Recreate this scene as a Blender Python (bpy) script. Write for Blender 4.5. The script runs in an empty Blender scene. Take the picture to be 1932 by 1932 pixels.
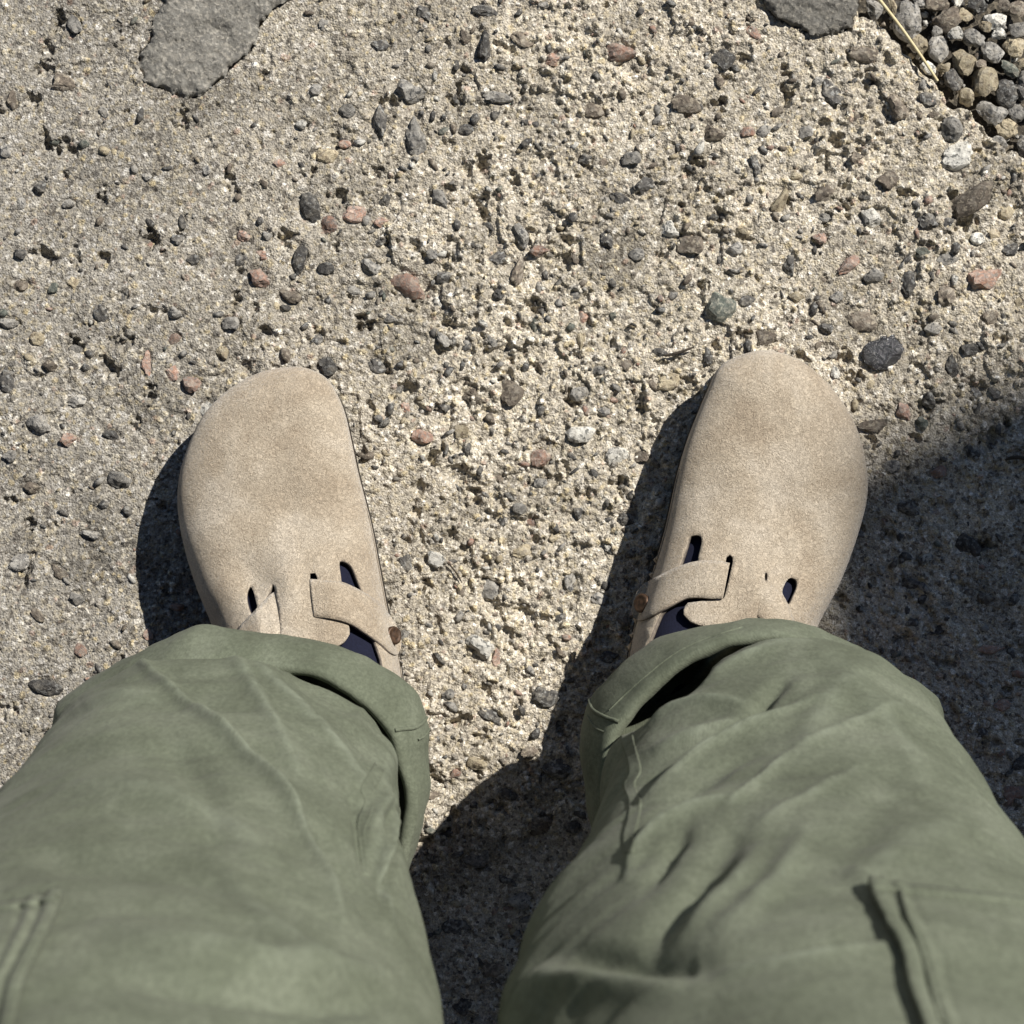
import bpy, bmesh, math, random
import numpy as np
from mathutils import Vector, Matrix
from mathutils.bvhtree import BVHTree
from mathutils.geometry import delaunay_2d_cdt

random.seed(7); rng = np.random.default_rng(11)
scene = bpy.context.scene
COL = scene.collection

# ------------------------------------------------------------------ camera
H = 1.40                      # lens height above the slab (m)
FPX = 4410.0                  # focal length measured on a 1932 unit wide picture
cam_d = bpy.data.cameras.new('camera'); cam = bpy.data.objects.new('camera', cam_d); COL.objects.link(cam)
cam.location = (0, 0, H); cam.rotation_euler = (0, 0, 0)
cam_d.sensor_width = 36; cam_d.lens = 18.0*FPX/966.0
cam_d.clip_start = 0.02; cam_d.clip_end = 400
cam_d.dof.use_dof = True; cam_d.dof.focus_distance = H-0.03; cam_d.dof.aperture_fstop = 19
scene.camera = cam

# ------------------------------------------------------------------ light
SUN_EL = math.radians(43); SUN_AZ = math.radians(45.5)      # azimuth measured from +Y towards +X
SH = np.array([-math.sin(SUN_AZ), -math.cos(SUN_AZ)])/math.tan(SUN_EL)   # ground shift of a shadow per metre of height
world = bpy.data.worlds.new('World'); scene.world = world; world.use_nodes = True
wn = world.node_tree; bg = wn.nodes['Background']
sky = wn.nodes.new('ShaderNodeTexSky'); sky.sky_type = 'NISHITA'; sky.sun_disc = False
sky.sun_elevation = SUN_EL; sky.sun_rotation = SUN_AZ; sky.air_density = 0.7; sky.dust_density = 0.15
wn.links.new(sky.outputs[0], bg.inputs[0]); bg.inputs[1].default_value = 0.05
sd = bpy.data.lights.new('sun', 'SUN'); sun = bpy.data.objects.new('sun', sd); COL.objects.link(sun)
sd.energy = 5.0; sd.angle = math.radians(0.53); sd.color = (1.0, 0.95, 0.87)
sun.location = (2, 3, 4)
sun.rotation_euler = Vector((SH[0], SH[1], -1)).to_track_quat('-Z', 'Y').to_euler()
scene.view_settings.view_transform = 'Standard'; scene.view_settings.look = 'None'
scene.view_settings.gamma = 1; scene.view_settings.exposure = 0.42

# ------------------------------------------------------------------ helpers
def unp(px, py, z):
    s = (H-z)/FPX
    return (px-966.0)*s, -(py-966.0)*s, z
def prj(P):
    s = FPX/(H-P[:, 2]); return np.stack([966+P[:, 0]*s, 966-P[:, 1]*s], 1)

def mesh_np(name, V, F, smooth=True):
    V = np.asarray(V, dtype=np.float32); F = np.asarray(F, dtype=np.int32)
    me = bpy.data.meshes.new(name); n = F.shape[1]
    me.vertices.add(len(V)); me.vertices.foreach_set('co', V.ravel())
    me.loops.add(F.size); me.loops.foreach_set('vertex_index', F.ravel())
    me.polygons.add(len(F)); me.polygons.foreach_set('loop_start', np.arange(0, F.size, n, dtype=np.int32))
    try: me.polygons.foreach_set('loop_total', np.full(len(F), n, dtype=np.int32))
    except Exception: pass
    me.polygons.foreach_set('use_smooth', np.full(len(F), smooth))
    me.update(calc_edges=True); me.validate(); return me

def link(name, me, m=None, parent=None, label=None, cat=None, kind=None, group=None):
    o = bpy.data.objects.new(name, me); COL.objects.link(o)
    if m is not None and me is not None: me.materials.append(m)
    if parent is not None: o.parent = parent
    if label: o['label'] = label
    if cat: o['category'] = cat
    if kind: o['kind'] = kind
    if group: o['group'] = group
    return o

def solid(o, t, off=-1.0):
    md = o.modifiers.new('thickness', 'SOLIDIFY'); md.thickness = t; md.offset = off; return o

def catmull(pts, n, closed=False):
    P = np.asarray(pts, float); m = len(P); out = []
    if closed: idx = lambda i: P[i % m]; segs = m
    else: idx = lambda i: P[min(max(i, 0), m-1)]; segs = m-1
    for i in range(segs):
        p0, p1, p2, p3 = idx(i-1), idx(i), idx(i+1), idx(i+2)
        for k in range(n):
            t = k/n
            out.append(0.5*((2*p1)+(-p0+p2)*t+(2*p0-5*p1+4*p2-p3)*t*t+(-p0+3*p1-3*p2+p3)*t**3))
    if not closed: out.append(P[-1])
    return np.array(out)

def resample(P, n, closed=False):
    P = np.asarray(P, float)
    if closed: P = np.vstack([P, P[:1]])
    d = np.r_[0, np.cumsum(np.linalg.norm(np.diff(P[:, :2], axis=0), axis=1))]
    t = np.linspace(0, d[-1], n+1)[:-1] if closed else np.linspace(0, d[-1], n)
    return np.stack([np.interp(t, d, P[:, k]) for k in range(P.shape[1])], 1)

def seg_dist(Q, poly, closed=False):
    """distance of points Q to a polyline, and the arc parameter 0..1 of the nearest point"""
    P = np.asarray(poly, float)
    if closed: P = np.vstack([P, P[:1]])
    best = np.full(len(Q), 1e9); par = np.zeros(len(Q))
    L = np.r_[0, np.cumsum(np.linalg.norm(np.diff(P, axis=0), axis=1))]
    for i in range(len(P)-1):
        a, b = P[i], P[i+1]; ab = b-a; l2 = ab@ab+1e-9
        t = np.clip(((Q-a)@ab)/l2, 0, 1)
        d = np.linalg.norm(Q-(a+t[:, None]*ab), axis=1)
        m = d < best; best[m] = d[m]; par[m] = ((L[i]+t*(L[i+1]-L[i]))/L[-1])[m]
    return best, par

def inside(Q, poly):
    P = np.asarray(poly, float); x, y = Q[:, 0], Q[:, 1]; r = np.zeros(len(Q), bool); j = len(P)-1
    for i in range(len(P)):
        xi, yi = P[i]; xj, yj = P[j]
        c = ((yi > y) != (yj > y)) & (x < (xj-xi)*(y-yi)/((yj-yi)+1e-12)+xi)
        r ^= c; j = i
    return r

def vnoise(X, Y, cell, seed):
    """smooth value noise, range about -1..1"""
    r = np.random.default_rng(seed); T = r.uniform(-1, 1, (256, 256))
    u = X/cell; v = Y/cell; i = np.floor(u).astype(int); j = np.floor(v).astype(int)
    a = u-i; b = v-j; a = a*a*a*(a*(a*6-15)+10); b = b*b*b*(b*(b*6-15)+10)
    g = lambda p, q: T[p % 256, q % 256]
    return (g(i, j)*(1-a)+g(i+1, j)*a)*(1-b)+(g(i, j+1)*(1-a)+g(i+1, j+1)*a)*b

# ------------------------------------------------------------------ materials
def mat(name, rough=0.9, spec=0.3):
    m = bpy.data.materials.new(name); m.use_nodes = True; nt = m.node_tree; b = nt.nodes['Principled BSDF']
    b.inputs['Roughness'].default_value = rough; b.inputs['Specular IOR Level'].default_value = spec
    return m, nt, b
def N(nt, t, **kw):
    n = nt.nodes.new(t)
    for k, v in kw.items():
        if hasattr(n, k) and not isinstance(v, tuple): setattr(n, k, v)
    return n
def noise(nt, co, scale, detail=4, rough=0.55, dist=0.0):
    n = nt.nodes.new('ShaderNodeTexNoise'); n.inputs['Scale'].default_value = scale
    n.inputs['Detail'].default_value = detail; n.inputs['Roughness'].default_value = rough
    n.inputs['Distortion'].default_value = dist; nt.links.new(co, n.inputs['Vector']); return n
def ramp(nt, fac, stops):
    r = nt.nodes.new('ShaderNodeValToRGB'); cr = r.color_ramp
    while len(cr.elements) < len(stops): cr.elements.new(0.5)
    for e, (p, c) in zip(cr.elements, stops): e.position = p; e.color = (*c, 1)
    nt.links.new(fac, r.inputs[0]); return r
def mix(nt, a, b, fac, mode='MIX'):
    m = nt.nodes.new('ShaderNodeMix'); m.data_type = 'RGBA'; m.blend_type = mode
    for s, v in ((m.inputs[6], a), (m.inputs[7], b), (m.inputs[0], fac)):
        if isinstance(v, (int, float)): s.default_value = v
        elif isinstance(v, tuple): s.default_value = (*v, 1)
        else: nt.links.new(v, s)
    return m.outputs[2]
def bump(nt, b, h, strength, dist, prev=None):
    n = nt.nodes.new('ShaderNodeBump'); n.inputs['Strength'].default_value = strength
    n.inputs['Distance'].default_value = dist; nt.links.new(h, n.inputs['Height'])
    if prev is not None: nt.links.new(prev, n.inputs['Normal'])
    nt.links.new(n.outputs[0], b.inputs['Normal']); return n.outputs[0]

def concrete_mat():
    m, nt, b = mat('concrete', 0.95, 0.2)
    g = nt.nodes.new('ShaderNodeNewGeometry'); co = g.outputs['Position']
    at = nt.nodes.new('ShaderNodeAttribute'); at.attribute_name = 'tint'
    fine = noise(nt, co, 900, 3, 0.7)
    c = mix(nt, at.outputs['Color'], ramp(nt, fine.outputs[0], [(0.3, (0.35, 0.33, 0.31)), (0.5, (0.98, 0.96, 0.94)), (0.7, (1.55, 1.55, 1.55))]).outputs[0], 0.75, 'MULTIPLY')
    nt.links.new(c, b.inputs['Base Color'])
    v = nt.nodes.new('ShaderNodeTexVoronoi'); v.inputs['Scale'].default_value = 780; nt.links.new(co, v.inputs['Vector'])
    v2 = nt.nodes.new('ShaderNodeTexVoronoi'); v2.inputs['Scale'].default_value = 520; nt.links.new(co, v2.inputs['Vector'])
    sp = nt.nodes.new('ShaderNodeSeparateColor'); nt.links.new(v2.outputs['Color'], sp.inputs[0])
    gr = ramp(nt, sp.outputs[0], [(0.0, (0.22, 0.20, 0.19)), (0.10, (0.35, 0.33, 0.31)), (0.16, (0.85, 0.84, 0.82)), (0.6, (1.0, 0.99, 0.97)), (0.80, (1.12, 1.06, 0.90)), (0.93, (1.65, 1.68, 1.75))])
    c = mix(nt, c, gr.outputs[0], 0.72, 'MULTIPLY'); nt.links.new(c, b.inputs['Base Color'])
    p = bump(nt, b, v.outputs['Distance'], 1.0, -0.0007)
    bump(nt, b, noise(nt, co, 1600, 2, 0.6).outputs[0], 0.7, 0.0005, p)
    return m

def stone_mat(name, a, bcol, speck=None, rough=0.8, spec=0.4, scale=160, dust=0.42):
    m, nt, b = mat(name, rough, spec)
    tc = nt.nodes.new('ShaderNodeNewGeometry'); co = tc.outputs['Position']
    oi = nt.nodes.new('ShaderNodeObjectInfo')
    n1 = noise(nt, co, scale, 6, 0.72, 1.2)
    c = ramp(nt, n1.outputs[0], [(0.40, a), (0.60, bcol)]).outputs[0]
    if speck:
        n2 = noise(nt, co, 420, 2, 0.5)
        f = ramp(nt, n2.outputs[0], [(0.56, (0, 0, 0)), (0.62, (1, 1, 1))]).outputs[0]
        c = mix(nt, c, speck, f)
    if dust:
        n3 = noise(nt, co, 230, 5, 0.7)
        f3 = ramp(nt, n3.outputs[0], [(0.50, (0, 0, 0)), (0.62, (dust, dust, dust))]).outputs[0]
        c = mix(nt, c, (0.37, 0.34, 0.285), f3)
    hs = nt.nodes.new('ShaderNodeHueSaturation')
    mr = nt.nodes.new('ShaderNodeMapRange'); mr.inputs[3].default_value = 0.7; mr.inputs[4].default_value = 1.35
    nt.links.new(oi.outputs['Random'], mr.inputs[0]); nt.links.new(mr.outputs[0], hs.inputs['Value'])
    nt.links.new(c, hs.inputs['Color']); nt.links.new(hs.outputs[0], b.inputs['Base Color'])
    bump(nt, b, noise(nt, co, 420, 5, 0.75, 0.5).outputs[0], 0.9, 0.0016)
    return m

M = {}
M['concrete'] = concrete_mat()
M['dark'] = stone_mat('charcoal stone', (0.042, 0.040, 0.038), (0.105, 0.10, 0.094), (0.22, 0.22, 0.21))
M['grey'] = stone_mat('grey stone', (0.155, 0.147, 0.135), (0.36, 0.345, 0.315), (0.08, 0.08, 0.08))
M['white'] = stone_mat('white quartz', (0.42, 0.41, 0.38), (0.66, 0.64, 0.58), (0.16, 0.16, 0.15))
M['pink'] = stone_mat('pink granite', (0.33, 0.185, 0.13), (0.23, 0.20, 0.18), (0.42, 0.31, 0.25), scale=300)
M['brown'] = stone_mat('brown stone', (0.09, 0.075, 0.06), (0.20, 0.165, 0.13), (0.3, 0.26, 0.2))
M['tan'] = stone_mat('tan stone', (0.30, 0.25, 0.17), (0.46, 0.40, 0.28), (0.2, 0.16, 0.11))
M['green'] = stone_mat('greenish stone', (0.06, 0.07, 0.06), (0.14, 0.15, 0.13), (0.22, 0.22, 0.18))
M['gloss'] = stone_mat('glossy black stone', (0.012, 0.012, 0.014), (0.045, 0.045, 0.05), None, 0.2, 1.0, 160, 0)
M['slate'] = stone_mat('slate', (0.125, 0.12, 0.108), (0.185, 0.178, 0.16), (0.26, 0.245, 0.215), 0.9, 0.3, 90, 0.25)
M['soil'] = stone_mat('dark soil', (0.03, 0.026, 0.02), (0.07, 0.06, 0.045), (0.14, 0.12, 0.09), dust=0)

def suede_mat():
    m, nt, b = mat('taupe suede', 1.0, 0.05)
    g = nt.nodes.new('ShaderNodeNewGeometry'); co = g.outputs['Position']
    big = noise(nt, co, 32, 3, 0.5, 0.4)
    nap = noise(nt, co, 480, 3, 0.7, 2.2)
    c = ramp(nt, big.outputs[0], [(0.32, (0.345, 0.285, 0.215)), (0.5, (0.405, 0.345, 0.268)), (0.68, (0.47, 0.412, 0.335))]).outputs[0]
    c = mix(nt, c, ramp(nt, nap.outputs[0], [(0.38, (0.66, 0.64, 0.62)), (0.5, (1, 1, 1)), (0.62, (1.3, 1.3, 1.3))]).outputs[0], 0.85, 'MULTIPLY')
    nt.links.new(c, b.inputs['Base Color'])
    b.inputs['Sheen Weight'].default_value = 0.4; b.inputs['Sheen Roughness'].default_value = 0.35
    p = bump(nt, b, nap.outputs[0], 0.9, 0.0012)
    bump(nt, b, noise(nt, co, 130, 4, 0.65).outputs[0], 0.4, 0.0016, p)
    return m
M['suede'] = suede_mat()

def cloth_mat():
    m, nt, b = mat('green cotton twill', 0.95, 0.15)
    g = nt.nodes.new('ShaderNodeNewGeometry'); co = g.outputs['Position']
    mp = nt.nodes.new('ShaderNodeMapping'); mp.inputs['Scale'].default_value = (1, 1, 0.55); nt.links.new(co, mp.inputs[0])
    big = noise(nt, mp.outputs[0], 26, 5, 0.6, 0.5)
    fz = noise(nt, mp.outputs[0], 460, 4, 0.75, 0.2)
    c = ramp(nt, big.outputs[0], [(0.3, (0.088, 0.099, 0.070)), (0.5, (0.115, 0.129, 0.093)), (0.70, (0.146, 0.161, 0.120))]).outputs[0]
    c = mix(nt, c, ramp(nt, fz.outputs[0], [(0.36, (0.80, 0.80, 0.80)), (0.64, (1.2, 1.2, 1.2))]).outputs[0], 0.85, 'MULTIPLY')
    wa = nt.nodes.new('ShaderNodeAttribute'); wa.attribute_name = 'wear'
    wn_ = noise(nt, mp.outputs[0], 120, 4, 0.7)
    wm = nt.nodes.new('ShaderNodeMath'); wm.operation = 'MULTIPLY'; nt.links.new(wa.outputs['Fac'], wm.inputs[0])
    wr = nt.nodes.new('ShaderNodeMapRange'); wr.inputs[1].default_value = 0.3; wr.inputs[2].default_value = 0.65; nt.links.new(wn_.outputs[0], wr.inputs[0]); nt.links.new(wr.outputs[0], wm.inputs[1])
    c = mix(nt, c, (0.215, 0.24, 0.185), wm.outputs[0])
    nt.links.new(c, b.inputs['Base Color'])
    b.inputs['Sheen Weight'].default_value = 0.03; b.inputs['Sheen Roughness'].default_value = 0.4
    p = bump(nt, b, noise(nt, mp.outputs[0], 60, 3, 0.55, 0.6).outputs[0], 0.22, 0.003)
    p = bump(nt, b, fz.outputs[0], 0.5, 0.0006, p)
    w = nt.nodes.new('ShaderNodeTexWave'); w.inputs['Scale'].default_value = 300; w.bands_direction = 'DIAGONAL'
    w.inputs['Distortion'].default_value = 1.0; nt.links.new(co, w.inputs['Vector'])
    bump(nt, b, w.outputs['Color'], 0.16, 0.0003, p)
    return m
M['cloth'] = cloth_mat()

def plain(name, c1, c2, scale, rough, spec=0.3, metal=0.0, bs=0.4, bd=0.0005):
    m, nt, b = mat(name, rough, spec); b.inputs['Metallic'].default_value = metal
    g = nt.nodes.new('ShaderNodeNewGeometry'); n = noise(nt, g.outputs['Position'], scale, 4, 0.6)
    nt.links.new(ramp(nt, n.outputs[0], [(0.3, c1), (0.7, c2)]).outputs[0], b.inputs['Base Color'])
    bump(nt, b, n.outputs[0], bs, bd); return m
M['edge'] = plain('cut suede edge', (0.10, 0.085, 0.075), (0.24, 0.205, 0.17), 500, 0.95, 0.1)
M['sock'] = plain('navy sock knit', (0.004, 0.005, 0.015), (0.008, 0.010, 0.027), 900, 0.95)
M['cork'] = plain('cork', (0.10, 0.062, 0.035), (0.22, 0.14, 0.08), 300, 0.9)
M['rubber'] = plain('dark rubber', (0.02, 0.017, 0.014), (0.035, 0.03, 0.025), 200, 0.7)
M['copper'] = plain('antique copper', (0.035, 0.022, 0.014), (0.11, 0.062, 0.036), 500, 0.5, 0.5, 0.5)
M['skin'] = plain('skin', (0.42, 0.26, 0.19), (0.5, 0.32, 0.24), 40, 0.6)
M['straw'] = plain('dry straw', (0.50, 0.42, 0.24), (0.66, 0.58, 0.36), 220, 0.7)
M['twig'] = plain('dark twig', (0.03, 0.025, 0.02), (0.07, 0.055, 0.04), 300, 0.9)
M['thread'] = plain('sage thread', (0.20, 0.23, 0.15), (0.27, 0.30, 0.2), 900, 0.9)
M['blocker'] = plain('dark light blocker', (0.020, 0.022, 0.026), (0.035, 0.038, 0.043), 30, 0.8)  # for the added slab and boards only, dark to limit bounced light

# ------------------------------------------------------------------ the slab
EDGE = [(1560, -900), (1590, -300), (1612, -60), (1620, 6), (1626, 26), (1656, 36), (1687, 73), (1724, 116), (1770, 156),
        (1788, 196), (1820, 206), (1861, 238), (1907, 277), (1950, 320), (2030, 400), (2200, 520), (2600, 830), (3400, 1500)]
EDGEW = np.array([unp(x, y, 0)[:2] for x, y in EDGE])
def edge_sd(X, Y):
    """signed distance to the slab edge, positive on the slab"""
    Q = np.stack([X, Y], 1); d, _ = seg_dist(Q, EDGEW)
    poly = np.vstack([EDGEW, [[3, -8], [-9, -9], [-9, 9], [EDGEW[0, 0], 9]]])
    return np.where(inside(Q, poly), d, -d)

SLATE1 = [(331, -60), (310, 5), (288, 36), (286, 66), (266, 99), (265, 132), (280, 160), (317, 172), (351, 187), (370, 184),
          (407, 158), (440, 124), (474, 94), (490, 50), (512, 20), (560, -8), (610, -60)]
SLATE2 = [(1420, -70), (1436, -4), (1455, 24), (1488, 46), (1515, 59), (1555, 64), (1592, 60), (1612, 42), (1618, 0), (1608, -70)]

# embedded stones and one pit read off the ground: x, y, length, width, angle, kind (picture units of the 1932 square)
ST = [(775,172,62,46,10,'grey'),(783,258,78,42,75,'grey'),(718,230,70,30,85,'dark'),(718,85,38,26,10,'dark'),(912,88,62,28,80,'dark'),
(915,20,52,24,10,'dark'),(800,28,38,26,60,'dark'),(985,75,50,30,20,'brown'),(1165,98,72,40,-10,'pink'),(1365,110,44,38,40,'dark'),
(1045,112,32,26,0,'pink'),(940,185,60,22,10,'grey'),(585,392,62,40,70,'dark'),(620,425,40,34,80,'pink'),(668,405,48,34,0,'pink'),
(565,490,62,26,100,'dark'),(615,508,34,26,0,'dark'),(548,558,50,28,20,'brown'),(455,490,28,26,0,'dark'),(335,453,26,22,0,'dark'),
(343,417,30,14,85,'dark'),(280,462,15,14,0,'pink'),(770,540,80,56,40,'pink'),(845,523,46,24,-15,'dark'),(827,573,34,28,60,'white'),
(835,640,38,20,50,'grey'),(830,375,54,28,60,'grey'),(940,487,36,28,0,'dark'),(975,512,60,28,90,'brown'),(985,445,52,26,80,'grey'),
(1018,475,42,24,10,'pink'),(942,555,24,22,0,'dark'),(1097,640,40,18,90,'tan'),(960,740,56,46,40,'brown'),(903,752,62,36,20,'brown'),
(1020,865,40,34,0,'pink'),(1020,912,28,20,0,'grey'),(1163,865,52,48,10,'white'),(1260,722,52,32,-10,'tan'),(1360,583,68,58,20,'green'),
(1410,570,38,26,0,'dark'),(1335,672,36,20,80,'dark'),(1445,640,42,34,10,'brown'),(1648,805,62,28,-4,'brown'),
(1625,605,62,40,10,'brown'),(1600,500,52,26,-25,'pink'),(1650,520,44,34,0,'grey'),(1715,535,50,32,80,'dark'),(1860,525,68,46,-20,'pink'),
(1740,475,68,32,10,'green'),(1645,410,48,40,20,'white'),(1675,340,42,38,0,'brown'),(1470,380,60,30,110,'tan'),(1425,318,52,22,85,'dark'),
(1220,352,46,38,10,'dark'),(1170,375,46,24,20,'dark'),(1265,432,42,34,20,'white'),(1300,462,54,36,10,'brown'),(1145,455,36,24,80,'dark'),
(1295,200,62,36,20,'brown'),(1641,104,84,32,8,'brown'),(1794,244,52,42,80,'grey'),(1803,296,76,54,-10,'white'),(1835,378,104,46,-32,'brown'),
(1750,188,38,28,20,'dark'),(360,724,38,34,30,'pink'),(325,705,30,24,80,'pink'),(275,685,50,20,85,'pink'),(390,772,36,30,80,'white'),
(145,755,38,28,0,'grey'),(75,800,52,44,40,'grey'),(225,905,48,34,0,'grey'),(18,610,42,20,0,'grey'),(12,716,50,30,80,'dark'),
(95,690,30,24,0,'brown'),(822,1055,40,32,60,'white'),(905,1222,58,52,0,'white'),(930,1355,62,30,40,'dark'),(1048,1015,28,22,0,'tan'),
(1075,1095,46,24,85,'grey'),(1092,965,32,20,80,'dark'),(915,1110,60,44,10,'grey'),(940,900,48,22,80,'brown'),(765,770,26,18,80,'pink'),
(797,825,44,28,20,'pink'),(85,1297,72,30,10,'dark'),(35,1062,46,34,0,'grey'),(1030,1316,60,38,10,'dark'),(1052,1372,70,54,20,'dark'),
(1050,1450,60,40,0,'dark'),(1915,1503,52,44,0,'pink'),(935,1245,46,18,85,'pink'),(150,1225,32,24,60,'pink'),(985,1040,40,28,0,'tan'),
(1715,960,46,36,30,'dark'),(1830,1030,62,44,20,'dark'),(1755,755,38,30,60,'dark'),(1795,690,46,28,80,'dark'),(1705,778,44,30,60,'pink'),
(1570,175,60,40,70,'dark'),(1690,205,60,44,40,'brown'),(1470,210,30,24,0,'brown'),(1545,155,26,22,0,'grey'),(1425,60,40,26,20,'pink'),  # first entry: dark stone colour stands in for the shade of a pit
(1345,250,52,36,0,'brown'),(1190,300,40,26,0,'grey'),(1105,300,26,22,0,'dark'),(1120,210,46,30,20,'brown'),(880,245,30,24,0,'dark'),
(655,210,34,26,0,'grey'),(595,170,26,24,0,'grey'),(617,295,46,28,0,'tan'),(650,272,26,18,0,'pink'),(568,235,24,20,0,'white'),
(120,160,46,36,30,'brown'),(22,190,40,22,80,'brown'),(140,45,40,26,70,'grey'),(75,355,30,26,0,'dark'),(130,385,26,20,0,'grey'),
(460,445,26,22,0,'pink'),(505,445,20,20,0,'grey'),(495,480,30,24,0,'pink'),(490,525,46,34,30,'pink'),(365,490,28,22,0,'dark'),
(700,505,46,30,20,'grey'),(675,550,40,26,40,'grey'),(720,420,30,22,0,'pink'),(710,690,40,28,30,'dark'),(735,600,26,20,0,'grey'),
(620,690,38,30,60,'dark'),(1100,600,26,38,20,'pink'),(1085,560,22,20,0,'grey'),(1130,700,26,20,0,'grey'),(1095,745,46,30,0,'grey'),
(1140,770,34,34,0,'grey'),(1095,820,60,34,0,'white'),(980,960,30,24,0,'grey'),(1000,985,26,18,0,'pink'),(870,815,30,26,0,'tan'),
(1180,690,28,24,0,'brown'),(1200,480,32,26,0,'grey'),(1385,470,34,28,0,'grey'),(1345,410,26,20,0,'dark'),(1400,440,28,24,0,'tan'),
(1490,500,48,26,85,'dark'),(1545,450,30,24,0,'pink'),(1505,560,36,26,0,'tan'),(1580,560,28,24,0,'grey'),(1560,620,30,22,0,'dark'),
(1555,365,40,34,0,'brown'),(1615,300,30,24,0,'brown'),(1555,410,26,22,0,'grey'),(1500,330,30,20,0,'tan'),(1520,250,30,24,0,'grey'),
(1750,420,40,34,40,'dark'),(1790,490,46,24,0,'grey'),(1785,560,38,40,0,'brown'),(1870,600,40,30,0,'brown'),(1905,470,38,30,0,'dark'),
(1900,400,34,28,0,'tan'),(1845,450,30,26,0,'white'),(1760,620,38,26,0,'grey'),(1830,660,34,24,0,'dark'),(1880,745,36,26,20,'dark'),
(1680,880,36,26,0,'grey'),(1770,890,34,26,0,'pink'),(1740,800,30,26,80,'green'),(1720,1100,36,24,0,'dark'),(1860,1130,36,24,0,'brown'),
(1770,1190,46,16,-25,'dark'),(1870,1225,60,20,-5,'pink'),(1890,1330,34,26,0,'pink'),(1850,1290,22,18,0,'grey'),(1925,1440,34,28,0,'dark'),
(1260,1120,30,26,0,'dark'),(1130,1130,34,26,0,'grey'),(1180,980,34,26,0,'dark'),(1210,860,30,26,0,'brown'),(1150,1240,40,26,0,'dark'),
(1000,1420,36,24,0,'brown'),(960,1500,40,20,30,'dark'),(1020,1560,60,40,0,'brown'),(900,1620,50,36,0,'grey'),(1080,1560,34,24,0,'dark'),
(860,1750,60,36,0,'dark'),(980,1700,46,34,0,'grey'),(930,1830,44,30,0,'brown'),(870,1900,60,40,0,'dark'),(960,1780,26,20,0,'white'),
(845,1310,26,22,0,'grey'),(860,1460,26,24,0,'pink'),(900,1440,40,26,0,'tan'),(145,1130,34,28,0,'grey'),(110,1080,40,24,40,'brown'),
(60,920,34,26,0,'brown'),(20,860,30,26,0,'grey'),(170,1010,40,22,0,'grey'),(210,820,32,20,30,'dark'),(130,830,34,28,0,'pink'),
(190,590,40,30,70,'dark'),(330,590,30,24,0,'grey'),(435,610,34,26,0,'grey'),(420,665,30,24,80,'tan'),(330,640,26,22,0,'pink'),
(40,540,30,22,0,'brown'),(70,640,32,26,0,'tan'),(230,560,26,20,0,'grey'),(40,480,26,20,0,'dark'),(140,660,30,22,0,'grey')]
ST = [s for s in ST]
GLOSS = (1668, 668, 86, 70, -25)

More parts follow.
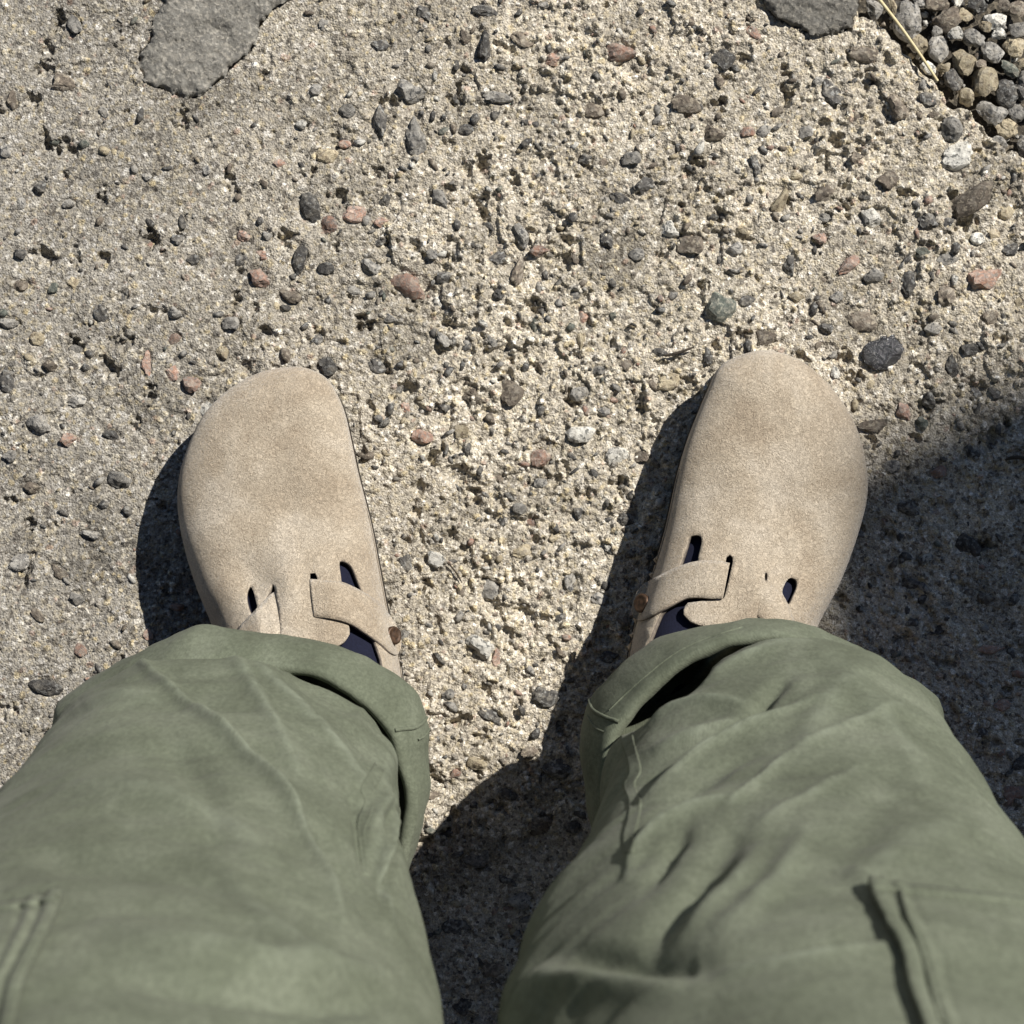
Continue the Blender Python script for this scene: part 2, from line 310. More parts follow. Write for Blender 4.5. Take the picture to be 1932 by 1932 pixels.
def build_slab():
    step = 0.00066; half = 0.338
    n = int(2*half/step)+1
    ax = np.linspace(-half, half, n); X, Y = np.meshgrid(ax, ax, indexing='xy')
    PX = 966+X*3150; PY = 966-Y*3150
    rough = 0.42+0.58*np.clip((PX+PY*0.35-560)/500+0.35*vnoise(X+9, Y+9, 0.05, 51), 0, 1)
    patch = np.clip(0.75+1.1*vnoise(X+2, Y+5, 0.045, 52)+0.5*vnoise(X+2, Y+5, 0.018, 53), 0.12, 1); rough = rough*(0.35+0.65*patch)          # the top left is trowelled smoother
    Z = 0.0011*vnoise(X+3, Y+3, 0.060, 1)+0.0010*vnoise(X+3, Y+3, 0.022, 2)*rough+0.0008*vnoise(X+3, Y+3, 0.009, 3)*rough
    Z += 0.0005*vnoise(X+3, Y+3, 0.0038, 4)*rough
    base = np.zeros((n, n, 3)); 
    warm = np.clip((PX-200)/700, 0, 1)[..., None]
    c_grey = np.array([0.275, 0.262, 0.236]); c_warm = np.array([0.445, 0.412, 0.350])
    base[:] = c_grey*(1-warm)+c_warm*warm
    mot = (1+0.16*vnoise(X+5, Y+5, 0.05, 9)+0.14*vnoise(X+5, Y+5, 0.014, 10))[..., None]
    base *= mot
    darkp = np.clip(vnoise(X+7, Y+7, 0.045, 12)*1.3+0.5*vnoise(X+7, Y+7, 0.013, 14)-0.3, 0, 1)[..., None]*0.42; base *= (1-darkp)
    def win(x, y, r):
        i0 = int((x-r+half)/step); i1 = int((x+r+half)/step)+2; j0 = int((y-r+half)/step); j1 = int((y+r+half)/step)+2
        i0, j0 = max(i0, 0), max(j0, 0); i1, j1 = min(i1, n), min(j1, n)
        return slice(j0, j1), slice(i0, i1)
    # pits and hollows with irregular outline
    for k in range(2600):
        x, y = rng.uniform(-half, half, 2); u = rng.random()
        r = 0.0011+0.0052*u**6; px, py = 966+x*3150, 966-y*3150
        if px+py*0.4 < 700 and rng.random() < 0.4: continue
        s = win(x, y, r*2.2); 
        if s[0].stop <= s[0].start or s[1].stop <= s[1].start: continue
        a = rng.uniform(0, 3.14); ca, sa = math.cos(a), math.sin(a); el = rng.uniform(1, 2.0)
        dx, dy = X[s]-x, Y[s]-y; q = np.sqrt((ca*dx+sa*dy)**2/el+(sa*dx-ca*dy)**2*el)/r
        q += 0.6*vnoise(X[s]+9, Y[s]+9, r*0.6, 20+k % 7)+0.25*vnoise(X[s]+9, Y[s]+9, r*0.25, 27)
        Z[s] -= r*rng.uniform(0.7, 1.5)*np.clip(1-q, 0, 1)**0.7
    # ledges: sharp scarps that break the surface into flakes
    f = vnoise(X+1, Y+1, 0.017, 31)+0.5*vnoise(X+1, Y+1, 0.006, 32)
    Z += 0.0012*rough*np.tanh(f*14); f2 = vnoise(X+4, Y+4, 0.031, 33)+0.6*vnoise(X+4, Y+4, 0.009, 34); Z -= 0.0022*rough*np.clip(np.tanh((f2-0.75)*9), -0.2, 1)
    # grains
    G = 60000
    gx = rng.uniform(-half, half, G); gy = rng.uniform(-half, half, G); gr = 0.0007+0.0016*rng.random(G)**4
    pal = np.array([[0.46, 0.42, 0.33], [0.64, 0.61, 0.54], [0.55, 0.47, 0.30], [0.22, 0.20, 0.17], [0.09, 0.085, 0.08], [0.78, 0.76, 0.70], [0.42, 0.31, 0.25], [0.33, 0.32, 0.30]])
    pk = rng.choice(8, G, p=[0.25, 0.18, 0.12, 0.13, 0.09, 0.09, 0.04, 0.10])
    ang = rng.uniform(0, 3.14, G); lift = rng.uniform(0.05, 0.95, G)
    for k in range(G):
        x, y, r = gx[k], gy[k], gr[k]
        s = win(x, y, r*1.3)
        if s[0].stop <= s[0].start or s[1].stop <= s[1].start: continue
        ca, sa = math.cos(ang[k]), math.sin(ang[k]); dx, dy = X[s]-x, Y[s]-y
        q = ((ca*dx+sa*dy)**2/1.35+(sa*dx-ca*dy)**2*1.35)/(r*r)
        m = np.clip(1-q, 0, 1); rr = rough[s]
        Z[s] += np.sqrt(m)*r*1.25*lift[k]*rr
        w = (m > 0.12)[..., None]*(0.62 if lift[k] > 0.3 else 0.4)
        base[s] = base[s]*(1-w)+pal[pk[k]]*w*(0.7+0.3*rr[..., None])
    Z += rng.normal(0, 0.00019, Z.shape)*rough; fn = vnoise(X+6, Y+6, 0.0022, 41); Z -= 0.0011*np.clip(fn-0.15, 0, 1)*rough*(0.6+0.6*vnoise(X+8, Y+8, 0.03, 42)).clip(0.15, 1.2)
    # bed the listed stones: a slight moat round each
    for (cx, cy, L, W, a, t) in ST+[(*GLOSS, 'gloss')]:
        x, y, _ = unp(cx, cy, 0); r = (L+W)/4/3150
        s = win(x, y, r*2.0)
        if s[0].stop <= s[0].start or s[1].stop <= s[1].start: continue
        ar = math.radians(-a); ca, sa = math.cos(ar), math.sin(ar); dx, dy = X[s]-x, Y[s]-y
        q = np.sqrt(((ca*dx+sa*dy)/(L/6300))**2+((-sa*dx+ca*dy)/(W/6300))**2)
        mo = 0.6+0.9*vnoise(X[s]+8, Y[s]+8, 0.006, 91); Z[s] -= 0.0011*np.clip(mo, 0, 2)*np.exp(-((q-1.0)/0.25)**2)+0.0006*(q < 0.9)
    # slate beds sunk a little
    for P in (SLATE1, SLATE2):
        ins = inside(np.stack([PX.ravel(), PY.ravel()], 1), P).reshape(n, n); Z[ins] -= 0.006
    sdv = edge_sd(X.ravel(), Y.ravel()).reshape(n, n)+0.0022*vnoise(X+2, Y+2, 0.008, 77)+0.0008*vnoise(X+2, Y+2, 0.003, 78)
    drop = np.clip(-sdv/0.006, 0, 1)
    rnd = np.clip(1-sdv/0.010, 0, 1)
    Z -= np.where(sdv > 0, 0.0035*rnd**2.2, 0.0035+0.05*drop)
    V = np.stack([X.ravel(), Y.ravel(), Z.ravel()], 1)
    i = np.arange(n*n).reshape(n, n); F = np.stack([i[:-1, :-1].ravel(), i[:-1, 1:].ravel(), i[1:, 1:].ravel(), i[1:, :-1].ravel()], 1)
    keep = (sdv.ravel()[F] > -0.02).any(1); F = F[keep]
    me = mesh_np('concrete_slab', V, F)
    at = me.attributes.new('tint', 'FLOAT_COLOR', 'POINT')
    C = np.ones((n*n, 4), np.float32); C[:, :3] = base.reshape(-1, 3); at.data.foreach_set('color', C.ravel())
    o = link('concrete_slab', me, M['concrete'], kind='structure', label='rough weathered concrete slab with exposed aggregate under the feet')
    return o, (X, Y, Z, step, half)
slab, HF = build_slab()
def ground_z(x, y):
    X, Y, Z, step, half = HF; n = Z.shape[0]
    i = int(round((x+half)/step)); j = int(round((y+half)/step))
    if 0 <= i < n and 0 <= j < n: return float(Z[j, i])
    return 0.0

# the slab goes on beyond the finely modelled middle, as a part of it
def outer_slab():
    V = []; F = []; xs = np.linspace(-4.5, 4.5, 361)
    Xo, Yo = np.meshgrid(xs, xs, indexing='xy'); sdv = edge_sd(Xo.ravel(), Yo.ravel())
    Zo = -0.004+0.0012*vnoise(Xo.ravel()+9, Yo.ravel()+9, 0.06, 5)
    V = np.stack([Xo.ravel(), Yo.ravel(), Zo], 1); m = len(xs)
    i = np.arange(m*m).reshape(m, m); F = np.stack([i[:-1, :-1].ravel(), i[:-1, 1:].ravel(), i[1:, 1:].ravel(), i[1:, :-1].ravel()], 1)
    cx, cy = Xo.ravel()[F].mean(1), Yo.ravel()[F].mean(1)
    keep = (sdv[F] > 0.012).all(1) & ~((abs(cx) < 0.31) & (abs(cy) < 0.31))
    me = mesh_np('slab_surround', V, F[keep]); at = me.attributes.new('tint', 'FLOAT_COLOR', 'POINT')
    C = np.ones((len(V), 4), np.float32); C[:, :3] = (0.42, 0.385, 0.325); C[:, :3] *= (1+0.2*rng.standard_normal((len(V), 1))*0.5); at.data.foreach_set('color', C.ravel())
    link('surround', me, M['concrete'], slab)
outer_slab()
gp = mesh_np('ground', [(-150, -150, -0.06), (150, -150, -0.06), (150, 150, -0.06), (-150, 150, -0.06)], [(0, 1, 2, 3)])
link('ground', gp, M['soil'], kind='structure')

# ------------------------------------------------------------------ stones
def rock_mesh(name, seed, cuts=9, sub=3, squash=0.75, rnd=0.1, lo=0.58):
    r = random.Random(seed); bm = bmesh.new(); bmesh.ops.create_icosphere(bm, subdivisions=sub, radius=1)
    pl = []
    for k in range(cuts):
        v = Vector((r.gauss(0, 1), r.gauss(0, 1), r.gauss(0, 0.8))).normalized(); pl.append((v, r.uniform(lo, 0.86)))
    off = Vector((r.uniform(-9, 9), r.uniform(-9, 9), r.uniform(-9, 9)))
    from mathutils import noise as mn
    for v in bm.verts:
        d = v.co.normalized(); R = 1.0
        for n_, h in pl:
            c = d.dot(n_)
            if c > 0.05: R = min(R, h/c)
        R = R+(rnd*mn.noise(d*1.6+off))+0.10*mn.noise(d*3.2+off)+0.05*mn.noise(d*7.5+off)
        v.co = d*R; v.co.z *= squash
    me = bpy.data.meshes.new(name); bm.to_mesh(me); bm.free()
    xs = [v.co.x for v in me.vertices]; ys = [v.co.y for v in me.vertices]
    sx = 2/(max(xs)-min(xs)); sy = 2/(max(ys)-min(ys)); mx = (max(xs)+min(xs))/2; my = (max(ys)+min(ys))/2
    for v in me.vertices: v.co.x = (v.co.x-mx)*sx; v.co.y = (v.co.y-my)*sy
    for p in me.polygons: p.use_smooth = True
    me.materials.append(M['dark'])
    try: me.set_sharp_from_angle(angle=math.radians(19))
    except Exception: pass
    return me
ROCK = [rock_mesh('rock', 100+i, cuts=8+i % 4, sub=3, rnd=0.16, lo=0.34) for i in range(24)]
PEB = [rock_mesh('pebble', 300+i, cuts=7, sub=3, squash=0.8, rnd=0.2, lo=0.48) for i in range(14)]
def put_rock(name, parent, me, x, y, z, L, W, Hh, ang, kind, tilt=0.25):
    o = bpy.data.objects.new(name, me); COL.objects.link(o); o.parent = parent
    o.location = (x, y, z); o.scale = (L/2, W/2, Hh/2)
    o.rotation_euler = (random.uniform(-tilt, tilt), random.uniform(-tilt, tilt), math.radians(-ang))
    o.material_slots[0].link = 'OBJECT'; o.material_slots[0].material = M[kind]
    return o
for k, (cx, cy, L, W, a, t) in enumerate(ST):
    x, y, _ = unp(cx, cy, 0); L2, W2 = L/3150, W/3150
    gz = ground_z(x, y); hh = min(L2, W2)*random.uniform(0.9, 1.4)
    put_rock('embedded_stone', slab, ROCK[k % len(ROCK)], x, y, gz-hh*random.uniform(0.0, 0.22)+0.001, L2*0.98, W2*0.98, hh, a+random.uniform(-6, 6), t, 0.12)
x, y, _ = unp(GLOSS[0], GLOSS[1], 0)
o = put_rock('embedded_stone', slab, rock_mesh('rock', 557, 16, 4, 0.9, 0.0, 0.5), x, y, 0.000, 86/3150, 66/3150, 0.011, -25, 'gloss', 0.1)
o['label'] = 'glossy black faceted stone'
# further aggregate: the biggest as parts, the finest joined
occ = [(s[0], s[1], (s[2]+s[3])/4) for s in ST]+[(1668, 668, 45)]
def free(px, py, r):
    return all((px-a)**2+(py-b)**2 > (r+c)**2 for a, b, c in occ)
kinds = ['dark']*12+['grey']*6+['brown']*5+['pink']*2+['white']*2+['tan']*2+['green']
left = 292-len(ST); tries = 0
P1 = [np.array(SLATE1, float), np.array(SLATE2, float)]
def on_slab(px, py):
    X_, Y_, _ = unp(px, py, 0)
    if edge_sd(np.array([X_]), np.array([Y_]))[0] < 0.006: return False
    q = np.array([[px, py]]); return not any(inside(q, P)[0] for P in P1)
while left > 0 and tries < 9000:
    tries += 1
    px, py = random.uniform(0, 1932), random.uniform(0, 1500); r = random.uniform(9, 14)
    if px+py*0.5 < 800 and random.random() < 0.6: continue
    if not free(px, py, r+2) or not on_slab(px, py): continue
    occ.append((px, py, r)); x, y, _ = unp(px, py, 0); left -= 1
    put_rock('embedded_stone', slab, random.choice(ROCK), x, y, ground_z(x, y), 2*r/3150*random.uniform(1, 1.3), 2*r/3150*random.uniform(0.65, 1), 2*r/3150*0.8, random.uniform(0, 180), random.choice(kinds), 0.2)
def joined_rocks(name, parent, items, src):
    """items: x,y,z,L,W,H,ang,kind -> one mesh with material slots"""
    ks = sorted(set(i[7] for i in items)); Vs = []; Fs = []; mi = []; off = 0
    data = []
    for s in src:
        v = np.empty(len(s.vertices)*3, np.float32); s.vertices.foreach_get('co', v); f = np.empty(len(s.polygons)*3, np.int32); s.polygons.foreach_get('vertices', f)
        data.append((v.reshape(-1, 3), f.reshape(-1, 3)))
    for q, (x, y, z, L, W, Hh, a, k) in enumerate(items):
        v, f = data[q % len(data)]; ca, sa = math.cos(a), math.sin(a)
        w = v*np.array([L/2, W/2, Hh/2]); w = np.stack([w[:, 0]*ca-w[:, 1]*sa+x, w[:, 0]*sa+w[:, 1]*ca+y, w[:, 2]+z], 1)
        Vs.append(w); Fs.append(f+off); off += len(v); mi.append(np.full(len(f), ks.index(k), np.int32))
    me = mesh_np(name, np.vstack(Vs), np.vstack(Fs)); 
    for k in ks: me.materials.append(M[k])
    me.polygons.foreach_set('material_index', np.concatenate(mi))
    return link(name, me, None, parent, kind='stuff')
SMALL = [rock_mesh('grit', 700+i, cuts=7, sub=1, rnd=0.15, lo=0.4) for i in range(12)]
it = []
while len(it) < 2300:
    px, py = random.uniform(-30, 1960), random.uniform(-30, 1960); r = 2.6+7.5*random.random()**2.2
    if px+py*0.5 < 800 and random.random() < 0.65: continue
    if not on_slab(px, py) or not free(px, py, r*0.6): continue
    x, y, _ = unp(px, py, 0)
    it.append((x, y, ground_z(x, y)+0.0004, 2*r/3150*random.uniform(1, 1.7), 2*r/3150*random.uniform(0.5, 1), 2*r/3150*0.95, random.uniform(0, 3.14), random.choice(kinds)))
joined_rocks('fine_aggregate', slab, it, SMALL)
# aggregate of the slab outside the frame
it = []
while len(it) < 2500:
    x, y = random.uniform(-1.2, 1.2), random.uniform(-1.2, 1.2)
    if abs(x) < 0.325 and abs(y) < 0.325: continue
    if edge_sd(np.array([x]), np.array([y]))[0] < 0.02: continue
    r = random.uniform(0.002, 0.008); it.append((x, y, -0.003, 2*r*1.2, 2*r*0.9, 2*r*0.7, random.uniform(0, 3.14), random.choice(kinds)))
joined_rocks('outlying_aggregate', slab, it, SMALL)

# the two flat slate pieces set in the slab
def slate(poly, label, zt):
    P = catmull(poly, 9, True); P = P+rng.normal(0, 1.3, P.shape)+np.stack([4*vnoise(P[:, 0]+900, P[:, 1]+900, 16, 7), 4*vnoise(P[:, 0]+900, P[:, 1]+900, 16, 8)], 1)
    lo = P.min(0); hi = P.max(0); pts = []
    for xx in np.arange(lo[0]+3, hi[0], 2.8):
        for yy in np.arange(lo[1]+3, hi[1], 2.8): pts.append((xx+rng.uniform(-1, 1), yy+rng.uniform(-1, 1)))
    pts = np.array(pts); pts = pts[inside(pts, P)]; d, _ = seg_dist(pts, P, True); pts = pts[d > 3]
    V, E, Fc, *_ = delaunay_2d_cdt([Vector(p) for p in np.vstack([P, pts])], [(i, (i+1) % len(P)) for i in range(len(P))], [], 0, 1e-4)
    V = np.array([tuple(v) for v in V]); Fc = np.array(Fc); cen = V[Fc].mean(1); Fc = Fc[inside(cen, P)]
    d, _ = seg_dist(V, P, True)
    z = zt+0.0012*vnoise(V[:, 0]+900, V[:, 1]+900, 30, 3)+0.0005*vnoise(V[:, 0]+900, V[:, 1]+900, 11, 4)+0.00022*rng.standard_normal(len(V))-0.0030*np.exp(-d/6)*(1+0.6*vnoise(V[:, 0]+900, V[:, 1]+900, 13, 5))
    W = np.array([unp(a, b, c) for (a, b), c in zip(V, z)])
    a, b, c = W[Fc[:, 0]], W[Fc[:, 1]], W[Fc[:, 2]]; nz = np.cross(b-a, c-a)[:, 2]; Fc[nz < 0] = Fc[nz < 0][:, ::-1]
    o = link('flat_stone', mesh_np('flat_stone', W, Fc), M['slate'], slab, label=label); solid(o, 0.010)
slate(SLATE1, 'flat dark grey stone with a lobed outline', 0.0034)
slate(SLATE2, 'flat grey stone near the slab corner', 0.0045)

# ------------------------------------------------------------------ gravel
def gravel_bed():
    xs = np.linspace(-0.2, 4.5, 240); ys = np.linspace(-3.0, 4.5, 300)
    X, Y = np.meshgrid(xs, ys, indexing='xy'); sdv = edge_sd(X.ravel(), Y.ravel())
    Z = -0.016+0.003*vnoise(X.ravel()+9, Y.ravel()+9, 0.04, 8)
    V = np.stack([X.ravel(), Y.ravel(), Z], 1); h, w = X.shape
    i = np.arange(h*w).reshape(h, w); F = np.stack([i[:-1, :-1].ravel(), i[:-1, 1:].ravel(), i[1:, 1:].ravel(), i[1:, :-1].ravel()], 1)
    keep = (sdv[F] < 0.03).any(1) & (sdv[F] < 0.05).all(1)
    return link('gravel_bed', mesh_np('gravel_bed', V, F[keep]), M['soil'], kind='structure')
bed = gravel_bed()
GV = [
(1652,16,44,32,70,'grey'),(1712,38,84,60,70,'grey'),(1689,20,62,16,65,'tan'),(1735,82,44,32,75,'tan'),(1771,92,52,42,80,'grey'),
(1790,38,56,44,-30,'brown'),(1820,116,56,48,40,'tan'),(1857,155,64,56,-60,'tan'),(1824,183,38,32,60,'tan'),(1800,150,44,34,60,'dark'),
(1803,64,32,28,-30,'white'),(1838,72,48,34,30,'grey'),(1873,98,46,38,20,'grey'),(1880,36,42,36,-30,'white'),(1886,62,30,24,0,'white'),
(1899,176,60,46,60,'dark'),(1870,212,60,40,30,'grey'),(1900,242,50,38,20,'tan'),(1920,210,36,44,0,'grey'),(1925,58,44,32,0,'grey'),
(1914,88,46,40,10,'tan'),(1905,128,46,26,40,'green'),(1845,10,40,34,0,'dark'),(1768,6,50,30,0,'brown'),(1920,18,36,34,0,'brown'),
(1945,150,50,44,0,'grey'),(1942,280,50,40,20,'dark'),(1737,4,26,20,0,'grey'),(1925,170,40,30,50,'dark'),(1752,128,34,24,30,'white'),
(1781,128,26,20,0,'tan'),(1768,60,26,22,60,'grey'),(1897,10,30,26,0,'brown'),(1820,30,30,24,40,'tan'),(1860,50,26,22,0,'tan'),
(1935,118,34,28,0,'tan'),(1886,270,34,26,20,'grey'),(1925,322,40,30,0,'grey'),(1850,122,24,20,0,'brown')]
gocc = []
for k, (cx, cy, L, W, a, t) in enumerate(GV):
    x, y, _ = unp(cx, cy, -0.006); gocc.append((x, y, (L+W)/4/3150))
    hh = min(L, W)/3150*0.85
    put_rock('gravel_stone', bed, PEB[k % len(PEB)], x, y, -0.006-hh*0.15, L/3150, W/3150, hh, a, t, 0.35)
cnt = 0; tries = 0; gk = ['grey']*8+['dark']*4+['tan']*4+['white']*2+['brown']*3
while cnt < 250 and tries < 20000:
    tries += 1; x, y = random.uniform(0.19, 0.47), random.uniform(0.10, 0.47); r = random.uniform(0.0035, 0.0085) if tries < 6000 else random.uniform(0.0022, 0.0045)
    if edge_sd(np.array([x]), np.array([y]))[0] > -r*1.0: continue
    if not all((x-a)**2+(y-b)**2 > ((r+c)*0.93)**2 for a, b, c in gocc): continue
    gocc.append((x, y, r)); cnt += 1
    put_rock('gravel_stone', bed, random.choice(PEB), x, y, -0.008-random.uniform(0, 0.003), 2*r*random.uniform(1, 1.25), 2*r*random.uniform(0.75, 1), 2*r*0.85, random.uniform(0, 180), random.choice(gk), 0.4)
it = []
for k in range(4500):
    x, y = (random.uniform(0.18, 0.5), random.uniform(0.08, 0.5)) if k < 3000 else (random.uniform(0.15, 1.6), random.uniform(-0.3, 1.6))
    if edge_sd(np.array([x]), np.array([y]))[0] > -0.002: continue
    big = (x > 0.47 or y > 0.47); r = random.uniform(0.005, 0.011) if big else random.uniform(0.0007, 0.0026)
    it.append((x, y, (-0.010 if big else -0.0135+random.uniform(0, 0.003)), 2*r, 2*r*0.8, 2*r*0.8, random.uniform(0, 3.14), random.choice(gk)))
joined_rocks('grit', bed, it, SMALL)

# ------------------------------------------------------------------ tubes
def tube_mesh(name, P, rad, seg=7):
    P = np.asarray(P, float); n = len(P); rad = np.broadcast_to(rad, (n,)); V = []; F = []
    T = np.gradient(P, axis=0); T /= np.linalg.norm(T, axis=1)[:, None]+1e-12
    up = np.array([0.13, 0.21, 1.0])
    for i in range(n):
        a = np.cross(T[i], up); a /= np.linalg.norm(a)+1e-12; b = np.cross(a, T[i])
        for k in range(seg):
            t = 2*math.pi*k/seg; V.append(P[i]+rad[i]*(math.cos(t)*a+math.sin(t)*b))
    for i in range(n-1):
        for k in range(seg): F.append((i*seg+k, i*seg+(k+1) % seg, (i+1)*seg+(k+1) % seg, (i+1)*seg+k))
    return mesh_np(name, V, F)
P = [unp(1628, -46, 0.004), unp(1660, 0, 0.004), unp(1700, 52, 0.004), unp(1738, 106, 0.0035), unp(1769, 153, 0.003)]
P = catmull(P, 8); straw = tube_mesh('straw', P, np.linspace(0.0011, 0.00085, len(P)))
link('straw', straw, M['straw'], label='long pale dry straw lying over the gravel edge', cat='straw')
for (pts, r, lab) in [([(1252, 672), (1275, 668), (1308, 656)], 0.0010, 'short dark twig just above the right clog toe'),
                      ([(1893, 868), (1915, 863), (1950, 870)], 0.0013, 'black bark sliver in the shade at the right edge'),
                      ([(846, 1062), (862, 1082), (872, 1100)], 0.0006, 'thin bent dark needle between the two clogs')]:
    W = []
    for (a, b) in catmull(pts, 5): x, y, _ = unp(a, b, 0); W.append((x, y, ground_z(x, y)+r+0.0008))
    W = np.array(W); W[:, 2] = W[:, 2].max()
    link('twig', tube_mesh('twig', W, r*np.sin(np.linspace(0.35, 2.8, len(W)))), M['twig'], label=lab, cat='twig')

# ------------------------------------------------------------------ person
person = bpy.data.objects.new('person', None); COL.objects.link(person); person.location = (0, 0, 0)
person['label'] = 'person standing in olive green rolled trousers, navy socks and taupe suede clogs'; person['category'] = 'person'

def clog(full, opening, slots, axis, dents, side):
    """full: closed outline; everything in picture units, lifted by the height of the last"""
    O = catmull(full, 6, True)
    toe, heel = np.array(axis[0], float), np.array(axis[1], float); ax = heel-toe; L = np.linalg.norm(ax); ax /= L
    def zf(Q):
        Q = np.asarray(Q, float); d, _ = seg_dist(Q, O, True); ins = inside(Q, O); e = np.where(ins, d, 0)
        v = np.clip((Q-toe)@ax/L, 0, 1.1)
        zc = np.interp(v, [0, 0.15, 0.3, 0.42, 0.52, 0.62, 0.75, 1.1], [0.050, 0.053, 0.058, 0.066, 0.077, 0.088, 0.094, 0.094])
        R = np.interp(v, [0, 0.3, 0.5, 0.7, 1], [125, 150, 140, 120, 110])
        q = np.clip(e/R, 0, 1); p = 2.35; g = (1-(1-q)**p)**(1/p)
        z = 0.034+(zc-0.034)*g
        for (x, y, rx, ry, a, amp) in dents:
            ca, sa = math.cos(math.radians(a)), math.sin(math.radians(a)); dx, dy = Q[:, 0]-x, Q[:, 1]-y
            z = z+amp*np.exp(-(((ca*dx+sa*dy)/rx)**2+((-sa*dx+ca*dy)/ry)**2))*np.clip(e/40, 0, 1)
        z += 0.0004*vnoise(Q[:, 0]+5000, Q[:, 1]+5000, 46, 61)*np.clip(e/40, 0, 1)
        return z
    root_name = 'clog'
    cen = O.mean(0)
    holes = [catmull(opening, 3, True) if False else resample(np.array(opening, float), 150, True)]+[catmull(s, 4, True) for s in slots]
    loops = [O]+holes; pts = []
    for t in (0.7, 1.8, 3.5, 6, 9.5, 14, 20):
        Tn = np.roll(O, -1, 0)-np.roll(O, 1, 0); Nn = np.stack([-Tn[:, 1], Tn[:, 0]], 1); Nn /= np.linalg.norm(Nn, axis=1)[:, None]
        if not inside((O[:1]+Nn[:1]*3), O)[0]: Nn = -Nn
        pts.append(O+Nn*t)
    lo, hi = O.min(0), O.max(0); gx, gy = np.meshgrid(np.arange(lo[0], hi[0], 7), np.arange(lo[1], hi[1], 7)); g = np.stack([gx.ravel(), gy.ravel()], 1)
    g = g+rng.uniform(-2, 2, g.shape); d, _ = seg_dist(g, O, True); g = g[inside(g, O) & (d > 24)]; pts.append(g)
    pts = np.vstack(pts); ok = inside(pts, O)
    for h in holes: d, _ = seg_dist(pts, h, True); ok &= (d > 2.5)
    pts = pts[ok]
    allv = []; edges = []
    for Lp in loops:
        b0 = len(allv); allv += [Vector(p) for p in Lp]; edges += [(b0+i, b0+(i+1) % len(Lp)) for i in range(len(Lp))]
    allv += [Vector(p) for p in pts]
    V, E, Fc, *_ = delaunay_2d_cdt(allv, edges, [], 0, 1e-3)
    V = np.array([tuple(v) for v in V]); Fc = np.array([f for f in Fc if len(f) == 3]); cc = V[Fc].mean(1)
    k = inside(cc, O)
    for h in holes: k &= ~inside(cc, h)
    Fc = Fc[k]; z = zf(V)
    W = np.array([unp(a, b, c) for (a, b), c in zip(V, z)])
    a, b, c = W[Fc[:, 0]], W[Fc[:, 1]], W[Fc[:, 2]]; nz = np.cross(b-a, c-a)[:, 2]; Fc[nz < 0] = Fc[nz < 0][:, ::-1]
    # side wall: from the rim down to the footbed
    m = len(O); rimz = 0.034; wall = [W[:0]]
    ring = []
    for (sc, zz) in ((1.0, 0.034), (1.003, 0.030), (0.999, 0.025), (0.985, 0.021)):
        q = cen+(O-cen)*sc; ring.append(np.array([(*unp(p[0], p[1], 0.034)[:2], zz) for p in q]))
    base = len(W); W2 = np.vstack([W]+ring); F2 = []
    for j in range(3):
        for i in range(m):
            i2 = (i+1) % m; A, B, Cc, D = base+j*m+i, base+j*m+i2, base+(j+1)*m+i2, base+(j+1)*m+i
            F2 += [(A, D, B), (B, D, Cc)]
    F2 = np.array(F2)
    va = W2[F2]; nn = np.cross(va[:, 1]-va[:, 0], va[:, 2]-va[:, 0]); cw = np.array(unp(*cen, 0.034))
    outw = ((va.mean(1)-cw)[:, :2]*nn[:, :2]).sum(1) < 0; F2[outw] = F2[outw][:, ::-1]
    me = mesh_np('upper', W2, np.vstack([Fc, F2]))
    bm = bmesh.new(); bm.from_mesh(me); bmesh.ops.remove_doubles(bm, verts=bm.verts, dist=0.00008); bm.to_mesh(me); bm.free()
    for p in me.polygons: p.use_smooth = True
    croot = link('clog', me, M['suede'], person, label='taupe suede clog on the foot at the %s of the photo' % side)
    solid(croot, 0.0024); me.materials.append(M['edge']); croot.modifiers[0].material_offset_rim = 1
    # sole: footbed of cork over a dark outsole
    def slabm(name, sc, z0, z1, mt):
        rings = []
        for zz, s2 in ((z0, sc*0.99), (z0+0.0015, sc), (z1-0.0015, sc), (z1, sc*0.99)):
            q = cen+(O-cen)*s2; rings.append(np.array([(*unp(p[0], p[1], 0.034)[:2], zz) for p in q]))
        bm = bmesh.new(); rv = [[bm.verts.new(p) for p in r] for r in rings]
        for j in range(3):
            for i in range(m): bm.faces.new((rv[j][i], rv[j][(i+1) % m], rv[j+1][(i+1) % m], rv[j+1][i]))
        bm.faces.new(rv[0][::-1]); bm.faces.new(rv[3]); bmesh.ops.recalc_face_normals(bm, faces=bm.faces)
        mm = bpy.data.meshes.new(name); bm.to_mesh(mm); bm.free(); return link(name, mm, mt, croot)
    slabm('footbed', 0.982, 0.0085, 0.0225, M['cork']); slabm('outsole', 0.990, 0.0005, 0.0082, M['rubber'])
    return croot, zf, O, cen

